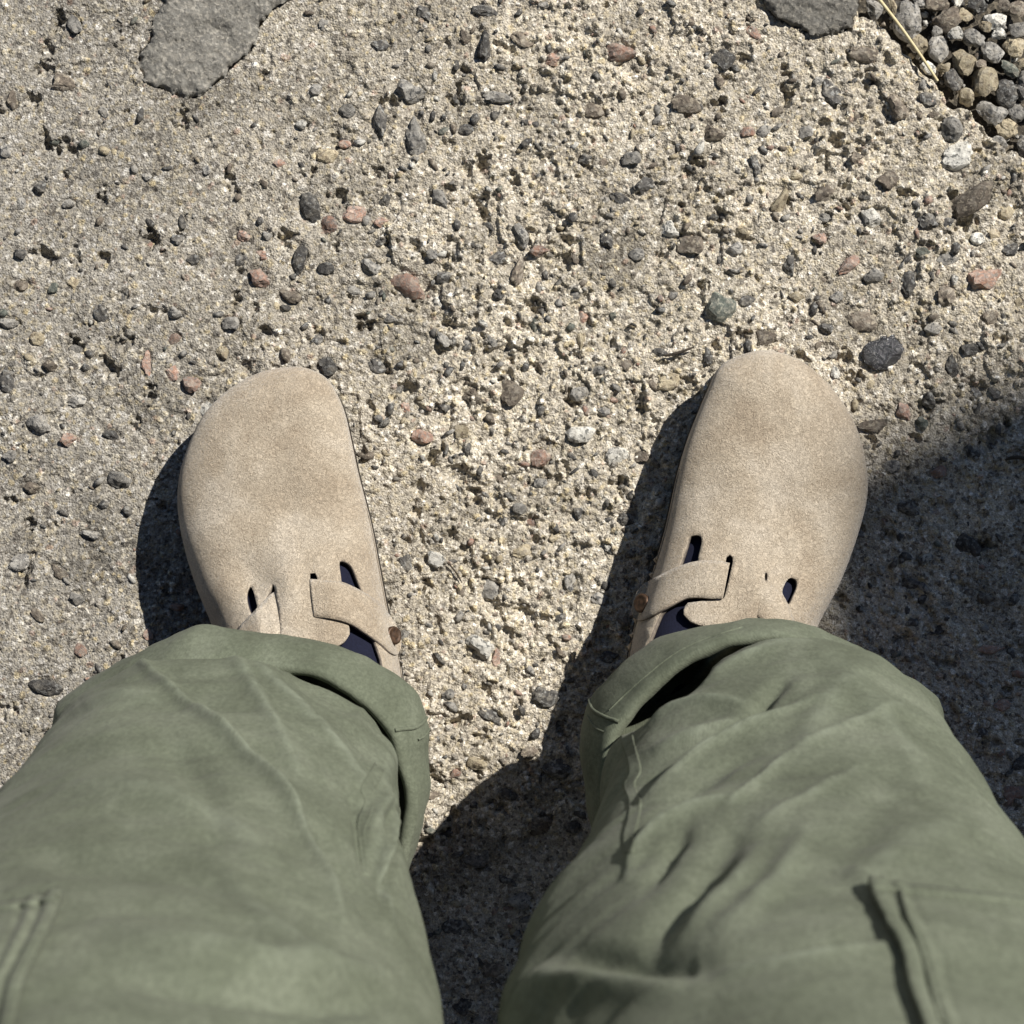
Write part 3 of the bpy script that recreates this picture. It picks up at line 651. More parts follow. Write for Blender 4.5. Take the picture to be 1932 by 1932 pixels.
def ribbon(name, A, B, zf, off, mt, parent, thick=0.0026, nu=60, nv=9, bulge=0.0008):
    """strap between the edge lines A and B, lying on the height zf plus off"""
    A = resample(catmull(A, 6), nu); B = resample(catmull(B, 6), nu); V = []
    Q = np.array([A[i]*(1-j/(nv-1))+B[i]*(j/(nv-1)) for i in range(nu) for j in range(nv)])
    zz = zf(Q); tt = np.repeat(np.linspace(0, 1, nu), nv); jj = np.tile(np.linspace(-1, 1, nv), nu)
    o_ = np.interp(tt, np.linspace(0, 1, len(off)), off)
    zz = zz+o_+bulge*(1-jj**2)
    W = np.array([unp(a, b, c) for (a, b), c in zip(Q, zz)])
    i = np.arange(nu*nv).reshape(nu, nv); F = np.stack([i[:-1, :-1].ravel(), i[1:, :-1].ravel(), i[1:, 1:].ravel(), i[:-1, 1:].ravel()], 1)
    v = W[F]; 
    if np.cross(v[:, 1]-v[:, 0], v[:, 2]-v[:, 0])[:, 2].sum() < 0: F = F[:, ::-1]
    o = link(name, mesh_np(name, W, F), mt, parent); solid(o, thick); o.data.materials.append(M['edge']); o.modifiers[0].material_offset_rim = 1; return o, W

def rivet(parent, px, py, z, nrm, r=0.0042):
    bm = bmesh.new(); prof = [(0, 0.0011), (0.35, 0.0011), (0.6, 0.0008), (0.72, 0.0013), (0.9, 0.0012), (1.0, 0.0005), (1.0, -0.001)]
    vs = []; seg = 28
    for (q, h) in prof: vs.append([bm.verts.new((r*q*math.cos(t*2*math.pi/seg), r*q*math.sin(t*2*math.pi/seg), h)) for t in range(seg)] if q > 0 else [bm.verts.new((0, 0, h))])
    for t in range(seg): bm.faces.new((vs[0][0], vs[1][t], vs[1][(t+1) % seg]))
    for j in range(1, len(vs)-1):
        for t in range(seg): bm.faces.new((vs[j][t], vs[j+1][t], vs[j+1][(t+1) % seg], vs[j][(t+1) % seg]))
    me = bpy.data.meshes.new('rivet'); bm.to_mesh(me); bm.free()
    for p in me.polygons: p.use_smooth = True
    o = link('rivet', me, M['copper'], parent); o.location = unp(px, py, z); o.rotation_euler = Vector(nrm).to_track_quat('Z', 'Y').to_euler(); return o

def sock(zf, O, cen, ankle):
    gx = np.linspace(0, 1, 14); V = []; F = []; m = len(O)
    rings = []
    for s in np.linspace(0.96, 0.02, 26):
        q = cen+(O-cen)*s; z = zf(q)-0.0055; rings.append(np.array([unp(a, b, c) for (a, b), c in zip(q, z)]))
    V = np.vstack(rings); F = []
    for j in range(len(rings)-1):
        for i in range(m): F.append((j*m+i, j*m+(i+1) % m, (j+1)*m+(i+1) % m, (j+1)*m+i))
    # ankle shaft
    b0 = len(V); sh = []
    for k, (zz, rr) in enumerate(((0.05, 0.042), (0.085, 0.040), (0.11, 0.037), (0.15, 0.036), (0.2, 0.039), (0.24, 0.043))):
        for i in range(32):
            t = 2*math.pi*i/32; sh.append((ankle[0]+rr*0.85*math.cos(t), ankle[1]+rr*(1.15 if k < 3 else 1)*math.sin(t), zz))
    V = np.vstack([V, sh])
    for j in range(5):
        for i in range(32): F.append((b0+j*32+i, b0+j*32+(i+1) % 32, b0+(j+1)*32+(i+1) % 32, b0+(j+1)*32+i))
    link('sock', mesh_np('sock', V, F), M['sock'], person)

# ---- clog on the left of the picture
fullL = [(549,692),(585,697),(615,714),(634,742),(649,778),(661,830),(674,890),(688,945),(701,998),(712,1056),(722,1110),(733,1165),(747,1215),
         (757,1270),(760,1340),(752,1420),(725,1500),(670,1555),(600,1572),(530,1550),(482,1490),(455,1410),(435,1310),(415,1230),(398,1176),
         (374,1118),(356,1064),(342,1008),(335,955),(336,915),(344,874),(362,824),(386,780),(418,746),(454,720),(498,700)]
openL = [(585,1081),(596,1081),(599,1092),(600,1148),(640,1157),(684,1172),(704,1200),(720,1245),(732,1330),(716,1430),(650,1500),(580,1510),(515,1460),(490,1350),
         (478,1260),(474,1205),(492,1150),(511,1112),(514,1100),(517,1103),(521,1130),(527,1165),(530,1190),(526,1205),(536,1216),(570,1222),(610,1223),
         (635,1220),(652,1210),(661,1194),(658,1178),(642,1170),(594,1163),(588,1120),(585,1093)]
slotL = [[(641,1060),(654,1061),(665,1071),(674,1093),(684,1120),(672,1124),(648,1108),(643,1085)],
         [(473,1107),(478,1116),(482,1132),(485,1146),(476,1160),(469,1146),(466,1128),(468,1114)]]
dentL = [(476,1092,56,34,70,-0.0045),(610,1075,60,50,0,0.002),(545,1110,26,70,0,0.0035),(470,860,70,60,20,0.0012),(600,840,50,80,0,0.001),(560,960,60,50,0,-0.0012)]
cL, zL, OL, cenL = clog(fullL, openL, slotL, ((545,692),(610,1570)), dentL, 'left')
s, Ws = ribbon('strap', [(584,1092),(620,1095),(643,1097),(668,1107),(690,1119),(716,1137),(734,1158),(747,1180),(757,1205),(757,1222)],
       [(592,1164),(625,1167),(660,1176),(690,1194),(706,1205),(722,1217),(733,1228),(741,1234),(748,1236),(753,1232)], zL, [0.0004,0.0022,0.0026,0.0026,0.0026,0.003,0.0035], M['suede'], cL)
rivet(cL, 743, 1199, 0.0545, (0.62, 0.15, 0.62), 0.0054)
ribbon('strap', [(566,1104),(540,1108),(515,1118),(498,1133),(480,1152),(455,1178),(440,1200)],
       [(570,1190),(545,1200),(528,1206),(515,1212),(495,1222),(470,1235),(452,1245)], zL, [-0.005,-0.0042,0.0018,0.0045,0.0025,0.003], M['suede'], cL)

# ---- clog on the right of the picture
fullR = [(1442,661),(1386,675),(1355,697),(1338,732),(1320,774),(1297,833),(1279,896),(1261,979),(1245,1040),(1228,1095),(1208,1150),(1192,1210),(1182,1280),
         (1185,1360),(1210,1440),(1260,1510),(1330,1550),(1400,1545),(1455,1500),(1490,1420),(1510,1320),(1525,1240),(1543,1182),(1562,1145),(1584,1102),
         (1606,1047),(1624,991),(1635,945),(1637,899),(1628,845),(1612,797),(1588,756),(1550,711),(1500,675)]
openR = [(1371,1050),(1376,1045),(1382,1048),(1384,1056),(1381,1068),(1374,1100),(1366,1130),(1341,1132),(1298,1137),(1289,1147),(1290,1160),(1303,1173),(1322,1180),
         (1376,1186),(1420,1200),(1470,1215),(1490,1260),(1480,1350),(1440,1440),(1370,1480),(1290,1460),(1235,1400),(1212,1310),(1214,1240),(1232,1190),(1246,1158),(1275,1128),(1320,1120),(1358,1118),(1366,1080),(1369,1060)]
slotR = [[(1301,1014),(1309,1010),(1320,1011),(1324,1021),(1319,1044),(1314,1064),(1296,1080),(1279,1082),(1288,1054),(1297,1028)],
         [(1443,1090),(1444,1081),(1448,1082),(1448,1092),(1445,1096)],
         [(1476,1116),(1483,1098),(1492,1090),(1502,1094),(1504,1106),(1497,1124),(1489,1140),(1482,1130)]]
dentR = [(1500,1090,44,30,120,-0.002),(1380,1080,60,50,0,0.002),(1430,1115,30,60,0,0.0025),(1520,860,60,60,20,0.001),(1400,880,50,80,0,0.001),(1480,980,60,40,0,-0.0012)]
cR, zR, OR, cenR = clog(fullR, openR, slotR, ((1438,661),(1345,1550)), dentR, 'right')
ribbon('strap', [(1377,1062),(1346,1057),(1311,1059),(1281,1068),(1256,1079),(1232,1092),(1211,1104),(1198,1124),(1191,1150),(1195,1162)],
       [(1364,1129),(1340,1129),(1318,1127),(1294,1129),(1268,1141),(1245,1153),(1228,1163),(1212,1170),(1203,1171),(1199,1168)], zR, [0.0024,0.0028,0.0026,0.0026,0.0026,0.003,0.0035], M['suede'], cR)
rivet(cR, 1210, 1138, 0.0535, (-0.66, 0.15, 0.6), 0.0056)
ribbon('strap', [(1425,1098),(1442,1095),(1458,1106),(1473,1119),(1486,1139),(1498,1169),(1508,1200)],
       [(1405,1160),(1420,1160),(1432,1166),(1446,1176),(1458,1190),(1466,1205),(1470,1225)], zR, [-0.003,-0.0005,0.0022,0.0026,0.0026,0.003], M['suede'], cR)
ankL = (-0.115, -0.158); ankR = (0.115, -0.155)
sock(zL, OL, cenL, ankL); sock(zR, OR, cenR, ankR)

# ---- body: legs and hips inside the trousers, one closed mesh
def body():
    bm = bmesh.new(); seg = 24
    def tube(rows):
        prev = None
        for (x, y, z, rx, ry) in rows:
            r = [bm.verts.new((x+rx*math.cos(2*math.pi*i/seg), y+ry*math.sin(2*math.pi*i/seg), z)) for i in range(seg)]
            if prev: 
                for i in range(seg): bm.faces.new((prev[i], prev[(i+1) % seg], r[(i+1) % seg], r[i]))
            else: bm.faces.new(r[::-1])
            prev = r
        return prev
    tops = []
    for s, (ax, ay) in ((-1, ankL), (1, ankR)):
        tops.append(tube([(ax, ay, 0.06, 0.030, 0.038), (ax, ay-0.005, 0.12, 0.030, 0.034), (ax*1.05, ay-0.03, 0.25, 0.045, 0.048), (ax*1.08, ay-0.04, 0.36, 0.052, 0.056),
                          (ax*1.08, ay-0.05, 0.48, 0.050, 0.053), (ax*1.0, ay-0.08, 0.62, 0.065, 0.068), (0.098*s, -0.24, 0.76, 0.082, 0.082)]))
    for t in tops: bm.faces.new(t)
    bm2 = tube([(0, -0.26, 0.74, 0.13, 0.085), (0, -0.28, 0.84, 0.165, 0.10), (0, -0.30, 0.95, 0.15, 0.095), (0, -0.32, 1.02, 0.14, 0.09)]); bm.faces.new(bm2)
    bmesh.ops.recalc_face_normals(bm, faces=bm.faces)
    me = bpy.data.meshes.new('body'); bm.to_mesh(me); bm.free()
    o = link('body', me, M['skin'], person); rm = o.modifiers.new('join', 'REMESH'); rm.mode = 'VOXEL'; rm.voxel_size = 0.008; rm.use_smooth_shade = True
body()

# ---- trousers
def smooth1(a, k=9):
    ker = np.hanning(k+2)[1:-1]; ker /= ker.sum(); p = np.pad(a, (k//2, k//2), mode='edge'); return np.convolve(p, ker, 'valid')
def leg_surface(rows, strokes, seed, hem, nth=420, nz=460, zmax=0.86):
    """rows: z, left, right, front, back(world y), crown x, exponent -- picture units except back"""
    R = np.array(rows, float); zs = np.linspace(R[0, 0], zmax, nz)
    g = lambda k: smooth1(np.interp(zs, R[:, 0], R[:, k]), 31)
    Lp, Rp, Fp, Bw, Cp, Ex = [g(k) for k in range(1, 7)]
    s = (H-zs)/FPX; xl = (Lp-966)*s; xr = (Rp-966)*s; yf = -(Fp-966)*s; xc = (Cp-966)*s; yb = Bw; yc = yf*0.5+yb*0.5
    th = np.linspace(0, 2*math.pi, nth, endpoint=False); c, sn = np.cos(th), np.sin(th)
    e = 2/Ex[:, None]; cx = np.sign(c)*np.abs(c)**e; sy = np.sign(sn)*np.abs(sn)**e
    X = xc[:, None]+np.where(c > 0, (xr-xc)[:, None], (xc-xl)[:, None])*cx
    Y = yc[:, None]+np.where(sn > 0, (yf-yc)[:, None], (yc-yb)[:, None])*sy
    Z = np.repeat(zs[:, None], nth, 1)
    # the cloth turns outwards at the bottom to meet the fold of the cuff
    hb = catmull(hem, 6, True); hw = np.array([unp(a, b, 0.112)[:2] for a, b in hb])
    ztop = 0.168; z0 = zs[0]; k0 = int(np.searchsorted(zs, ztop)); c0 = np.array([X[k0].mean(), Y[k0].mean()])
    ha = np.arctan2(hw[:, 1]-c0[1], hw[:, 0]-c0[0]); hr = np.hypot(hw[:, 0]-c0[0], hw[:, 1]-c0[1])-0.0035; o = np.argsort(ha)
    for r_ in range(k0):
        t = ((ztop-zs[r_])/(ztop-z0))**5; a_ = np.arctan2(Y[r_]-c0[1], X[r_]-c0[0]); rr = np.interp(a_, ha[o], hr[o], period=2*math.pi)
        X[r_] = X[r_]*(1-t)+(c0[0]+rr*np.cos(a_))*t; Y[r_] = Y[r_]*(1-t)+(c0[1]+rr*np.sin(a_))*t
    P = np.stack([X, Y, Z], 2)
    def normals(P):
        du = np.roll(P, -1, 1)-np.roll(P, 1, 1); dv = np.gradient(P, axis=0); n = np.cross(du, dv); return n/(np.linalg.norm(n, axis=2)[..., None]+1e-12)
    Nn = normals(P); flat = P.reshape(-1, 3); q = prj(flat); disp = np.zeros(len(flat)); wear = np.zeros(len(flat))
    # soft general creasing, running round and slightly down the leg
    arc = np.repeat(th[None], nz, 0).ravel()*0.10; zz = flat[:, 2]
    disp += 0.0019*vnoise(arc*0.8+zz*0.7+3, zz-arc*0.5+5, 0.050, seed)+0.0008*vnoise(arc*0.7+zz+3, zz*1.5-arc*0.6+5, 0.022, seed+1)
    face = (flat@np.array([0, 0, 0]).T)*0
    tocam = np.array([0, 0, H])-flat; tocam /= np.linalg.norm(tocam, axis=1)[:, None]; fr = (tocam*Nn.reshape(-1, 3)).sum(1)
    frm = np.clip((fr+0.15)/0.2, 0, 1)
    for (pts, w, amp, kind) in strokes:
        poly = catmull(pts, 5); lo = poly.min(0)-4*w; hi = poly.max(0)+4*w
        m = (q[:, 0] > lo[0]) & (q[:, 0] < hi[0]) & (q[:, 1] > lo[1]) & (q[:, 1] < hi[1]) & ((frm > 0) | (kind == 'h'))
        if not m.any(): continue
        d, t = seg_dist(q[m], poly); env = np.clip(np.sin(np.pi*np.clip(t, 0.02, 0.98)), 0, 1)**0.5 if kind != 's' else 1.0
        if kind == 'r': f = 1/(1+(d/w)**2)**1.3              # pinched ridge
        else: f = np.exp(-(d/w)**2)
        disp[m] += amp*f*env*(frm[m] if kind != 'h' else 1.0)
        if amp > 0: wear[m] = np.maximum(wear[m], np.exp(-(d/(w*0.55))**2)*env*frm[m]*(0.75 if kind == 'r' else 0.35))
    P = (flat+Nn.reshape(-1, 3)*disp[:, None]).reshape(nz, nth, 3)
    i = np.arange(nz*nth).reshape(nz, nth); a = i[:-1]; b = np.roll(i, -1, 1)[:-1]; c_ = np.roll(i, -1, 1)[1:]; d_ = i[1:]
    F = np.stack([a.ravel(), b.ravel(), c_.ravel(), d_.ravel()], 1)
    return P.reshape(-1, 3), F, wear
rowsL = [(0.112,190,700,1285,-0.205,450,2.6),(0.16,170,722,1266,-0.21,440,2.6),(0.20,112,748,1250,-0.22,400,2.5),(0.235,66,752,1246,-0.23,370,2.4),(0.29,15,752,1290,-0.245,340,2.3),(0.37,-70,774,1368,-0.265,320,2.3),
         (0.49,-220,824,1510,-0.29,270,2.3),(0.60,-350,870,1640,-0.31,230,2.3),(0.70,-450,905,1790,-0.33,200,2.2),(0.86,-650,965,2180,-0.38,200,2.2)]
rowsR = [(0.112,1290,1690,1320,-0.205,1545,2.0),(0.16,1250,1715,1270,-0.21,1530,2.1),(0.20,1165,1760,1212,-0.22,1510,2.2),(0.235,1135,1800,1204,-0.23,1500,2.25),(0.29,1128,1850,1262,-0.245,1520,2.25),
         (0.37,1092,1940,1358,-0.265,1560,2.2),(0.49,955,2080,1500,-0.29,1590,2.3),(0.60,925,2200,1630,-0.31,1640,2.3),(0.70,960,2330,1790,-0.33,1660,2.2),(0.86,960,2600,2180,-0.38,1700,2.2)]
strokesL = [([(232,1226),(320,1300),(420,1385),(530,1500),(610,1640),(650,1740)],11,0.0045,'r'),
 ([(400,1190),(470,1290),(530,1400),(570,1480)],16,0.003,'r'),([(470,1250),(560,1330),(640,1420),(690,1500)],14,0.0028,'r'),
 ([(545,1262),(600,1290),(650,1318),(690,1335)],22,-0.008,'g'),([(600,1262),(660,1290),(700,1318),(735,1340)],13,0.007,'r'),
 ([(130,1480),(300,1510),(430,1560),(520,1640)],26,0.003,'g'),([(60,1600),(220,1640),(380,1660),(540,1740)],24,-0.003,'g'),
 ([(200,1760),(380,1800),(560,1830),(720,1840)],26,0.0045,'g'),([(200,1830),(400,1870),(600,1890),(760,1880)],24,-0.004,'g'),
 ([(420,1640),(520,1760),(620,1850)],26,0.003,'g'),([(560,1560),(650,1640),(720,1760)],20,-0.003,'g'),([(300,1380),(380,1480),(420,1600)],30,-0.0025,'g'),
 ([(690,1450),(720,1500),(700,1560),(720,1640)],14,0.004,'g'),([(660,1500),(680,1570),(710,1660)],12,-0.0035,'g'),([(745,1560),(735,1640),(725,1690)],8,-0.003,'g'),
 ([(725,1500),(730,1580),(720,1660)],6,0.0025,'g'),([(150,1330),(230,1310),(330,1330)],20,0.002,'g')]
strokesL = [(p, w, a_*1.35, k_) for p, w, a_, k_ in strokesL]
strokesR = [([(1425,1176),(1352,1222),(1312,1260),(1264,1318),(1196,1350)],9,0.0035,'r'),
 ([(1226,1359),(1264,1336),(1312,1321),(1365,1319),(1400,1325)],8,0.0045,'r'),([(1240,1385),(1290,1362),(1340,1345),(1390,1340)],10,-0.004,'g'),
 ([(1226,1423),(1283,1392),(1340,1369),(1390,1350)],9,0.005,'r'),([(1543,1199),(1500,1206),(1444,1217),(1387,1241),(1330,1275)],10,0.003,'r'),
 ([(1300,1300),(1360,1262),(1430,1240),(1500,1235)],12,-0.003,'g'),
 ([(1530,1325),(1480,1348),(1434,1366),(1349,1409),(1283,1459),(1207,1511)],9,0.0065,'r'),
 ([(1490,1282),(1462,1302),(1440,1325),(1412,1354)],11,-0.010,'g'),([(1411,1352),(1349,1382),(1283,1420),(1226,1465),(1198,1511)],12,-0.008,'g'),
 ([(1440,1408),(1390,1432),(1359,1454),(1283,1504),(1220,1560)],13,-0.007,'g'),
 ([(1400,1505),(1378,1511),(1312,1530),(1255,1558),(1207,1600),(1180,1650)],9,0.0065,'r'),([(1302,1560),(1275,1592),(1255,1624),(1215,1670)],11,-0.007,'g'),
 ([(1530,1560),(1480,1640),(1400,1730),(1330,1770)],20,0.004,'g'),
 ([(1400,1560),(1340,1640),(1270,1730),(1200,1800)],20,-0.009,'g'),([(1440,1600),(1370,1680),(1290,1760)],18,0.004,'g'),
 
 
 ([(1690,1782),(1640,1790),(1539,1809),(1440,1822),(1349,1836)],10,0.004,'r'),([(1690,1770),(1600,1780),(1500,1796),(1400,1812)],14,-0.004,'g'),
 ([(1300,1858),(1180,1852),(1066,1846),(1010,1860),(965,1920)],30,0.006,'g'),([(1500,1420),(1440,1470),(1370,1530)],8,0.004,'r'),([(1620,1450),(1520,1510),(1430,1560)],9,0.003,'r'),([(1700,1330),(1600,1370),(1500,1420)],10,0.0025,'r'),([(1320,1812),(1220,1815),(1130,1812),(1070,1820)],20,-0.011,'g'),
 ([(1640,1260),(1560,1330),(1500,1440)],26,0.003,'g'),([(1700,1420),(1640,1560),(1560,1640)],34,-0.003,'g'),([(1820,1560),(1700,1600),(1620,1660)],34,0.003,'g'),
 ([(1590,1640),(1630,1655),(1645,1700)],16,0.004,'g'),([(1560,1240),(1620,1300),(1690,1380),(1750,1480)],24,0.003,'g')]
strokesR = [(p, w*(1.25 if a_ < 0 else 1.05), a_*(0.55 if a_ < 0 else 0.8), k_) for p, w, a_, k_ in strokesR]
strokesR += [([(1400,1190),(1330,1222),(1262,1278),(1205,1325),(1150,1375)],23,-0.022,'h'),([(1330,1235),(1282,1272),(1225,1322)],22,-0.013,'h')]
strokesL += [([(480,1232),(560,1248),(630,1272)],14,0.009,'g'),([(747,1381),(725,1440),(698,1495)],30,0.004,'g'),([(715,1600),(725,1660),(745,1740)],7,0.004,'r'),([(700,1560),(712,1620),(730,1690)],7,-0.004,'g'),
 ([(740,1500),(738,1560),(728,1620)],6,0.003,'r'),([(758,1480),(756,1540),(744,1600)],6,-0.003,'g')]
BL = [(105,1345),(122,1316),(190,1268),(270,1224),(345,1187),(400,1180),(500,1194),(600,1210),(670,1232),(740,1268),(788,1310),(807,1360),(810,1430),(800,1505),(776,1590),(740,1670),(600,1740),(400,1760),(220,1700),(130,1560),(100,1440)]
BR = [(1430,1169),(1370,1181),(1300,1187),(1240,1206),(1180,1248),(1131,1298),(1104,1338),(1095,1378),(1098,1440),(1112,1530),(1140,1620),(1210,1700),(1400,1760),(1600,1720),(1730,1560),(1780,1430),(1779,1348),(1766,1308),(1700,1266),(1625,1223),(1560,1193),(1500,1172)]
VL, FL, WL = leg_surface(rowsL, strokesL, 40, BL); VR, FR, WR = leg_surface(rowsR, strokesR, 50, BR)
# hips
hv = []; hf = []; seg = 64
for k, (y, z, rx, ry) in enumerate(((-0.255, 0.78, 0.17, 0.10), (-0.27, 0.86, 0.185, 0.115), (-0.29, 0.95, 0.175, 0.11), (-0.305, 1.03, 0.16, 0.10))):
    for i in range(seg): t = 2*math.pi*i/seg; hv.append((rx*math.cos(t), y+ry*math.sin(t), z))
for j in range(3):
    for i in range(seg): hf.append((j*seg+i, j*seg+(i+1) % seg, (j+1)*seg+(i+1) % seg, (j+1)*seg+i))
TV = np.vstack([VL, VR, hv]); TF = np.vstack([FL, FR+len(VL), np.array(hf)+len(VL)+len(VR)])
tme = mesh_np('trousers', TV, TF); wat = tme.attributes.new('wear', 'FLOAT', 'POINT'); wat.data.foreach_set('value', np.concatenate([WL, WR, np.zeros(len(hv))]).astype(np.float32))
trousers = link('trousers', tme, M['cloth'], person)
bvL = BVHTree.FromPolygons([tuple(v) for v in VL], FL.tolist()); bvR = BVHTree.FromPolygons([tuple(v) for v in VR], FR.tolist())
CAMP = Vector((0, 0, H))
def cast(bv, px, py, off=0.0):
    d = (Vector(unp(px, py, 0.0))-CAMP).normalized(); hit, n_, _, _ = bv.ray_cast(CAMP, d)
    if hit is None: return None
    if n_.dot(d) > 0: n_ = -n_
    return hit+n_*off

def cuff(B, T, zb, zt, cen, bulge=0.003, thick=0.006):
    B = catmull(B, 8, True); T = catmull(T, 8, True); m = len(B); cw = np.array(unp(*cen, 0.1)[:2])
    tt = np.arange(m)/m*2*math.pi
    zb = zb+0.002*np.sin(tt*3+1); zt = zt+0.003*np.sin(tt*2+2)
    BW = np.array([unp(a, b, z) for (a, b), z in zip(B, zb)]); TW = np.array([unp(a, b, z) for (a, b), z in zip(T, zt)])
    o_ = BW[:, :2]-cw; o_ /= np.linalg.norm(o_, axis=1)[:, None]; out = np.hstack([o_, np.zeros((m, 1))])
    prof = []
    for s in np.linspace(0, 1, 12): prof.append(TW*(1-s)+BW*s+out*bulge*math.sin(s*math.pi))
    for a in np.linspace(0, math.pi, 6)[1:]: prof.append(BW+np.array([0, 0, -1])*thick/2*math.sin(a)+out*(-(1-math.cos(a))*thick/2))
    for s in np.linspace(1, 0, 8)[1:]: prof.append(TW*(1-s)+BW*s-out*thick)
    prof.append(TW-out*thick*0.5+np.array([0, 0, thick*0.3]))
    V = np.vstack(prof); k = len(prof)
    nn = 0.0010*vnoise(V[:, 0]*3+5+V[:, 2], V[:, 1]*3+5, 0.05, 88)+0.0005*vnoise(V[:, 0]+5, V[:, 1]+5-V[:, 2], 0.008, 89)
    V = V+np.tile(out, (k, 1))*nn[:, None]
    F = []
    for j in range(k):
        j2 = (j+1) % k
        for i in range(m): F.append((j*m+i, j*m+(i+1) % m, j2*m+(i+1) % m, j2*m+i))
    me = mesh_np('cuff', V, F); bm = bmesh.new(); bm.from_mesh(me); bmesh.ops.recalc_face_normals(bm, faces=bm.faces); bm.to_mesh(me); bm.free()
    return link('cuff', me, M['cloth'], trousers), V
TL = [(122,1400),(150,1352),(215,1302),(290,1264),(352,1242),(408,1236),(505,1247),(598,1262),(655,1288),(706,1326),(745,1368),(768,1425),(782,1495),(780,1560),(758,1650),(722,1720),(600,1780),(400,1800),(220,1735),(142,1605),(115,1495)]
cuL, _ = cuff(BL, TL, 0.110, 0.155, (450, 1450))
TR = [(1440,1188),(1375,1200),(1315,1226),(1262,1257),(1205,1306),(1166,1352),(1146,1388),(1136,1430),(1134,1490),(1142,1570),(1160,1650),(1225,1720),(1400,1780),(1590,1740),(1700,1600),(1752,1480),(1755,1400),(1738,1350),(1680,1300),(1600,1258),(1540,1224),(1490,1198)]
cuR, _ = cuff(BR, TR, 0.110, 0.172, (1440, 1450))
def bvh_of(o):
    me = o.data; return BVHTree.FromPolygons([v.co[:] for v in me.vertices], [list(p.vertices) for p in me.polygons])
bcL, bcR = bvh_of(cuL), bvh_of(cuR)

def seam(name, bv, pts, r, parent, off=None, dens=10, mt='cloth'):
    P = [cast(bv, a, b, r*0.15 if off is None else off) for a, b in catmull(pts, dens)]; P = [tuple(p) for p in P if p is not None]
    runs = [[P[0]]] if P else [[]]
    for p in P[1:]:
        if np.linalg.norm(np.array(p)-np.array(runs[-1][-1])) < 0.012: runs[-1].append(p)
        else: runs.append([p])
    P = max(runs, key=len)
    if len(P) < 3: return
    Q = np.array(P); K = np.array([0.25, 0.5, 0.25])
    for _ in range(1): Q[1:-1] = 0.25*Q[:-2]+0.5*Q[1:-1]+0.25*Q[2:]
    return link(name, tube_mesh(name, Q, r), M[mt], parent)
def band(bv, A, B, parent, off=0.0004, nu=120, nv=7, pk=26):
    A = resample(catmull(A, 6), nu); B = resample(catmull(B, 6), nu); rows = []
    for i in range(nu):
        r_ = []
        for j in range(nv):
            p = A[i]*(1-j/(nv-1))+B[i]*(j/(nv-1)); u = abs(2*j/(nv-1)-1)
            h = cast(bv, p[0], p[1], off*(0.75+0.6*u**3+(0.5*math.sin(i/nu*pk*2*math.pi+0.8*j) if 0 < j < nv-1 else 0)))
            if h is None: r_ = None; break
            r_.append(h)
        rows.append(r_)
    V = []; F = []; prev = None
    for r_ in rows:
        if r_ is None:
            if len(V) > 20*nv: break
            V = []; F = []; prev = None; continue
        if prev is not None and (r_[3]-V[prev+3]).length > 0.015:
            if len(V) > 30*nv: break
            V = []; F = []; prev = None
        base = len(V); V += r_
        if prev is not None: F += [(prev+j, prev+j+1, base+j+1, base+j) for j in range(nv-1)]
        prev = base
    if not F: return
    G = np.array([tuple(v) for v in V]).reshape(-1, nv, 3)
    for _ in range(3): G[1:-1] = 0.25*G[:-2]+0.5*G[1:-1]+0.25*G[2:]
    me = mesh_np('seam', G.reshape(-1, 3), F); bm = bmesh.new(); bm.from_mesh(me); bm.normal_update()
    if sum((CAMP-f.calc_center_median()).dot(f.normal) for f in bm.faces) < 0: bmesh.ops.reverse_faces(bm, faces=bm.faces)
    bm.to_mesh(me); bm.free(); o = link('seam', me, M['cloth'], parent); solid(o, 0.0012)
band(bvL, [(747,1376),(740,1410),(725,1450),(714,1477),(698,1503),(704,1520),(698,1545),(688,1570),(690,1610),(694,1650)],
     [(733,1356),(724,1385),(715,1413),(703,1447),(680,1486),(688,1510),(682,1530),(674,1552),(678,1600),(684,1650)], trousers)
band(bvR, [(1168,1378),(1172,1400),(1183,1432),(1186,1460),(1176,1482),(1186,1512),(1184,1545),(1176,1575),(1178,1610)],
     [(1196,1370),(1196,1395),(1204,1425),(1210,1455),(1198,1480),(1210,1510),(1206,1545),(1198,1575),(1196,1610)], trousers)
seam('seam', bcL, [(808,1338),(802,1358),(785,1372),(762,1376),(745,1378)], 0.0011, cuL)
seam('seam', bcL, [(812,1372),(802,1388),(788,1396)], 0.0007, cuL)
seam('seam', bcR, [(1112,1318),(1118,1338),(1140,1352),(1168,1362)], 0.0011, cuR)
seam('seam', bcR, [(1108,1350),(1122,1372),(1140,1382)], 0.0007, cuR)
seam('seam', bcR, [(1400,1184),(1330,1206),(1270,1236),(1200,1292),(1150,1340)], 0.0006, cuR)

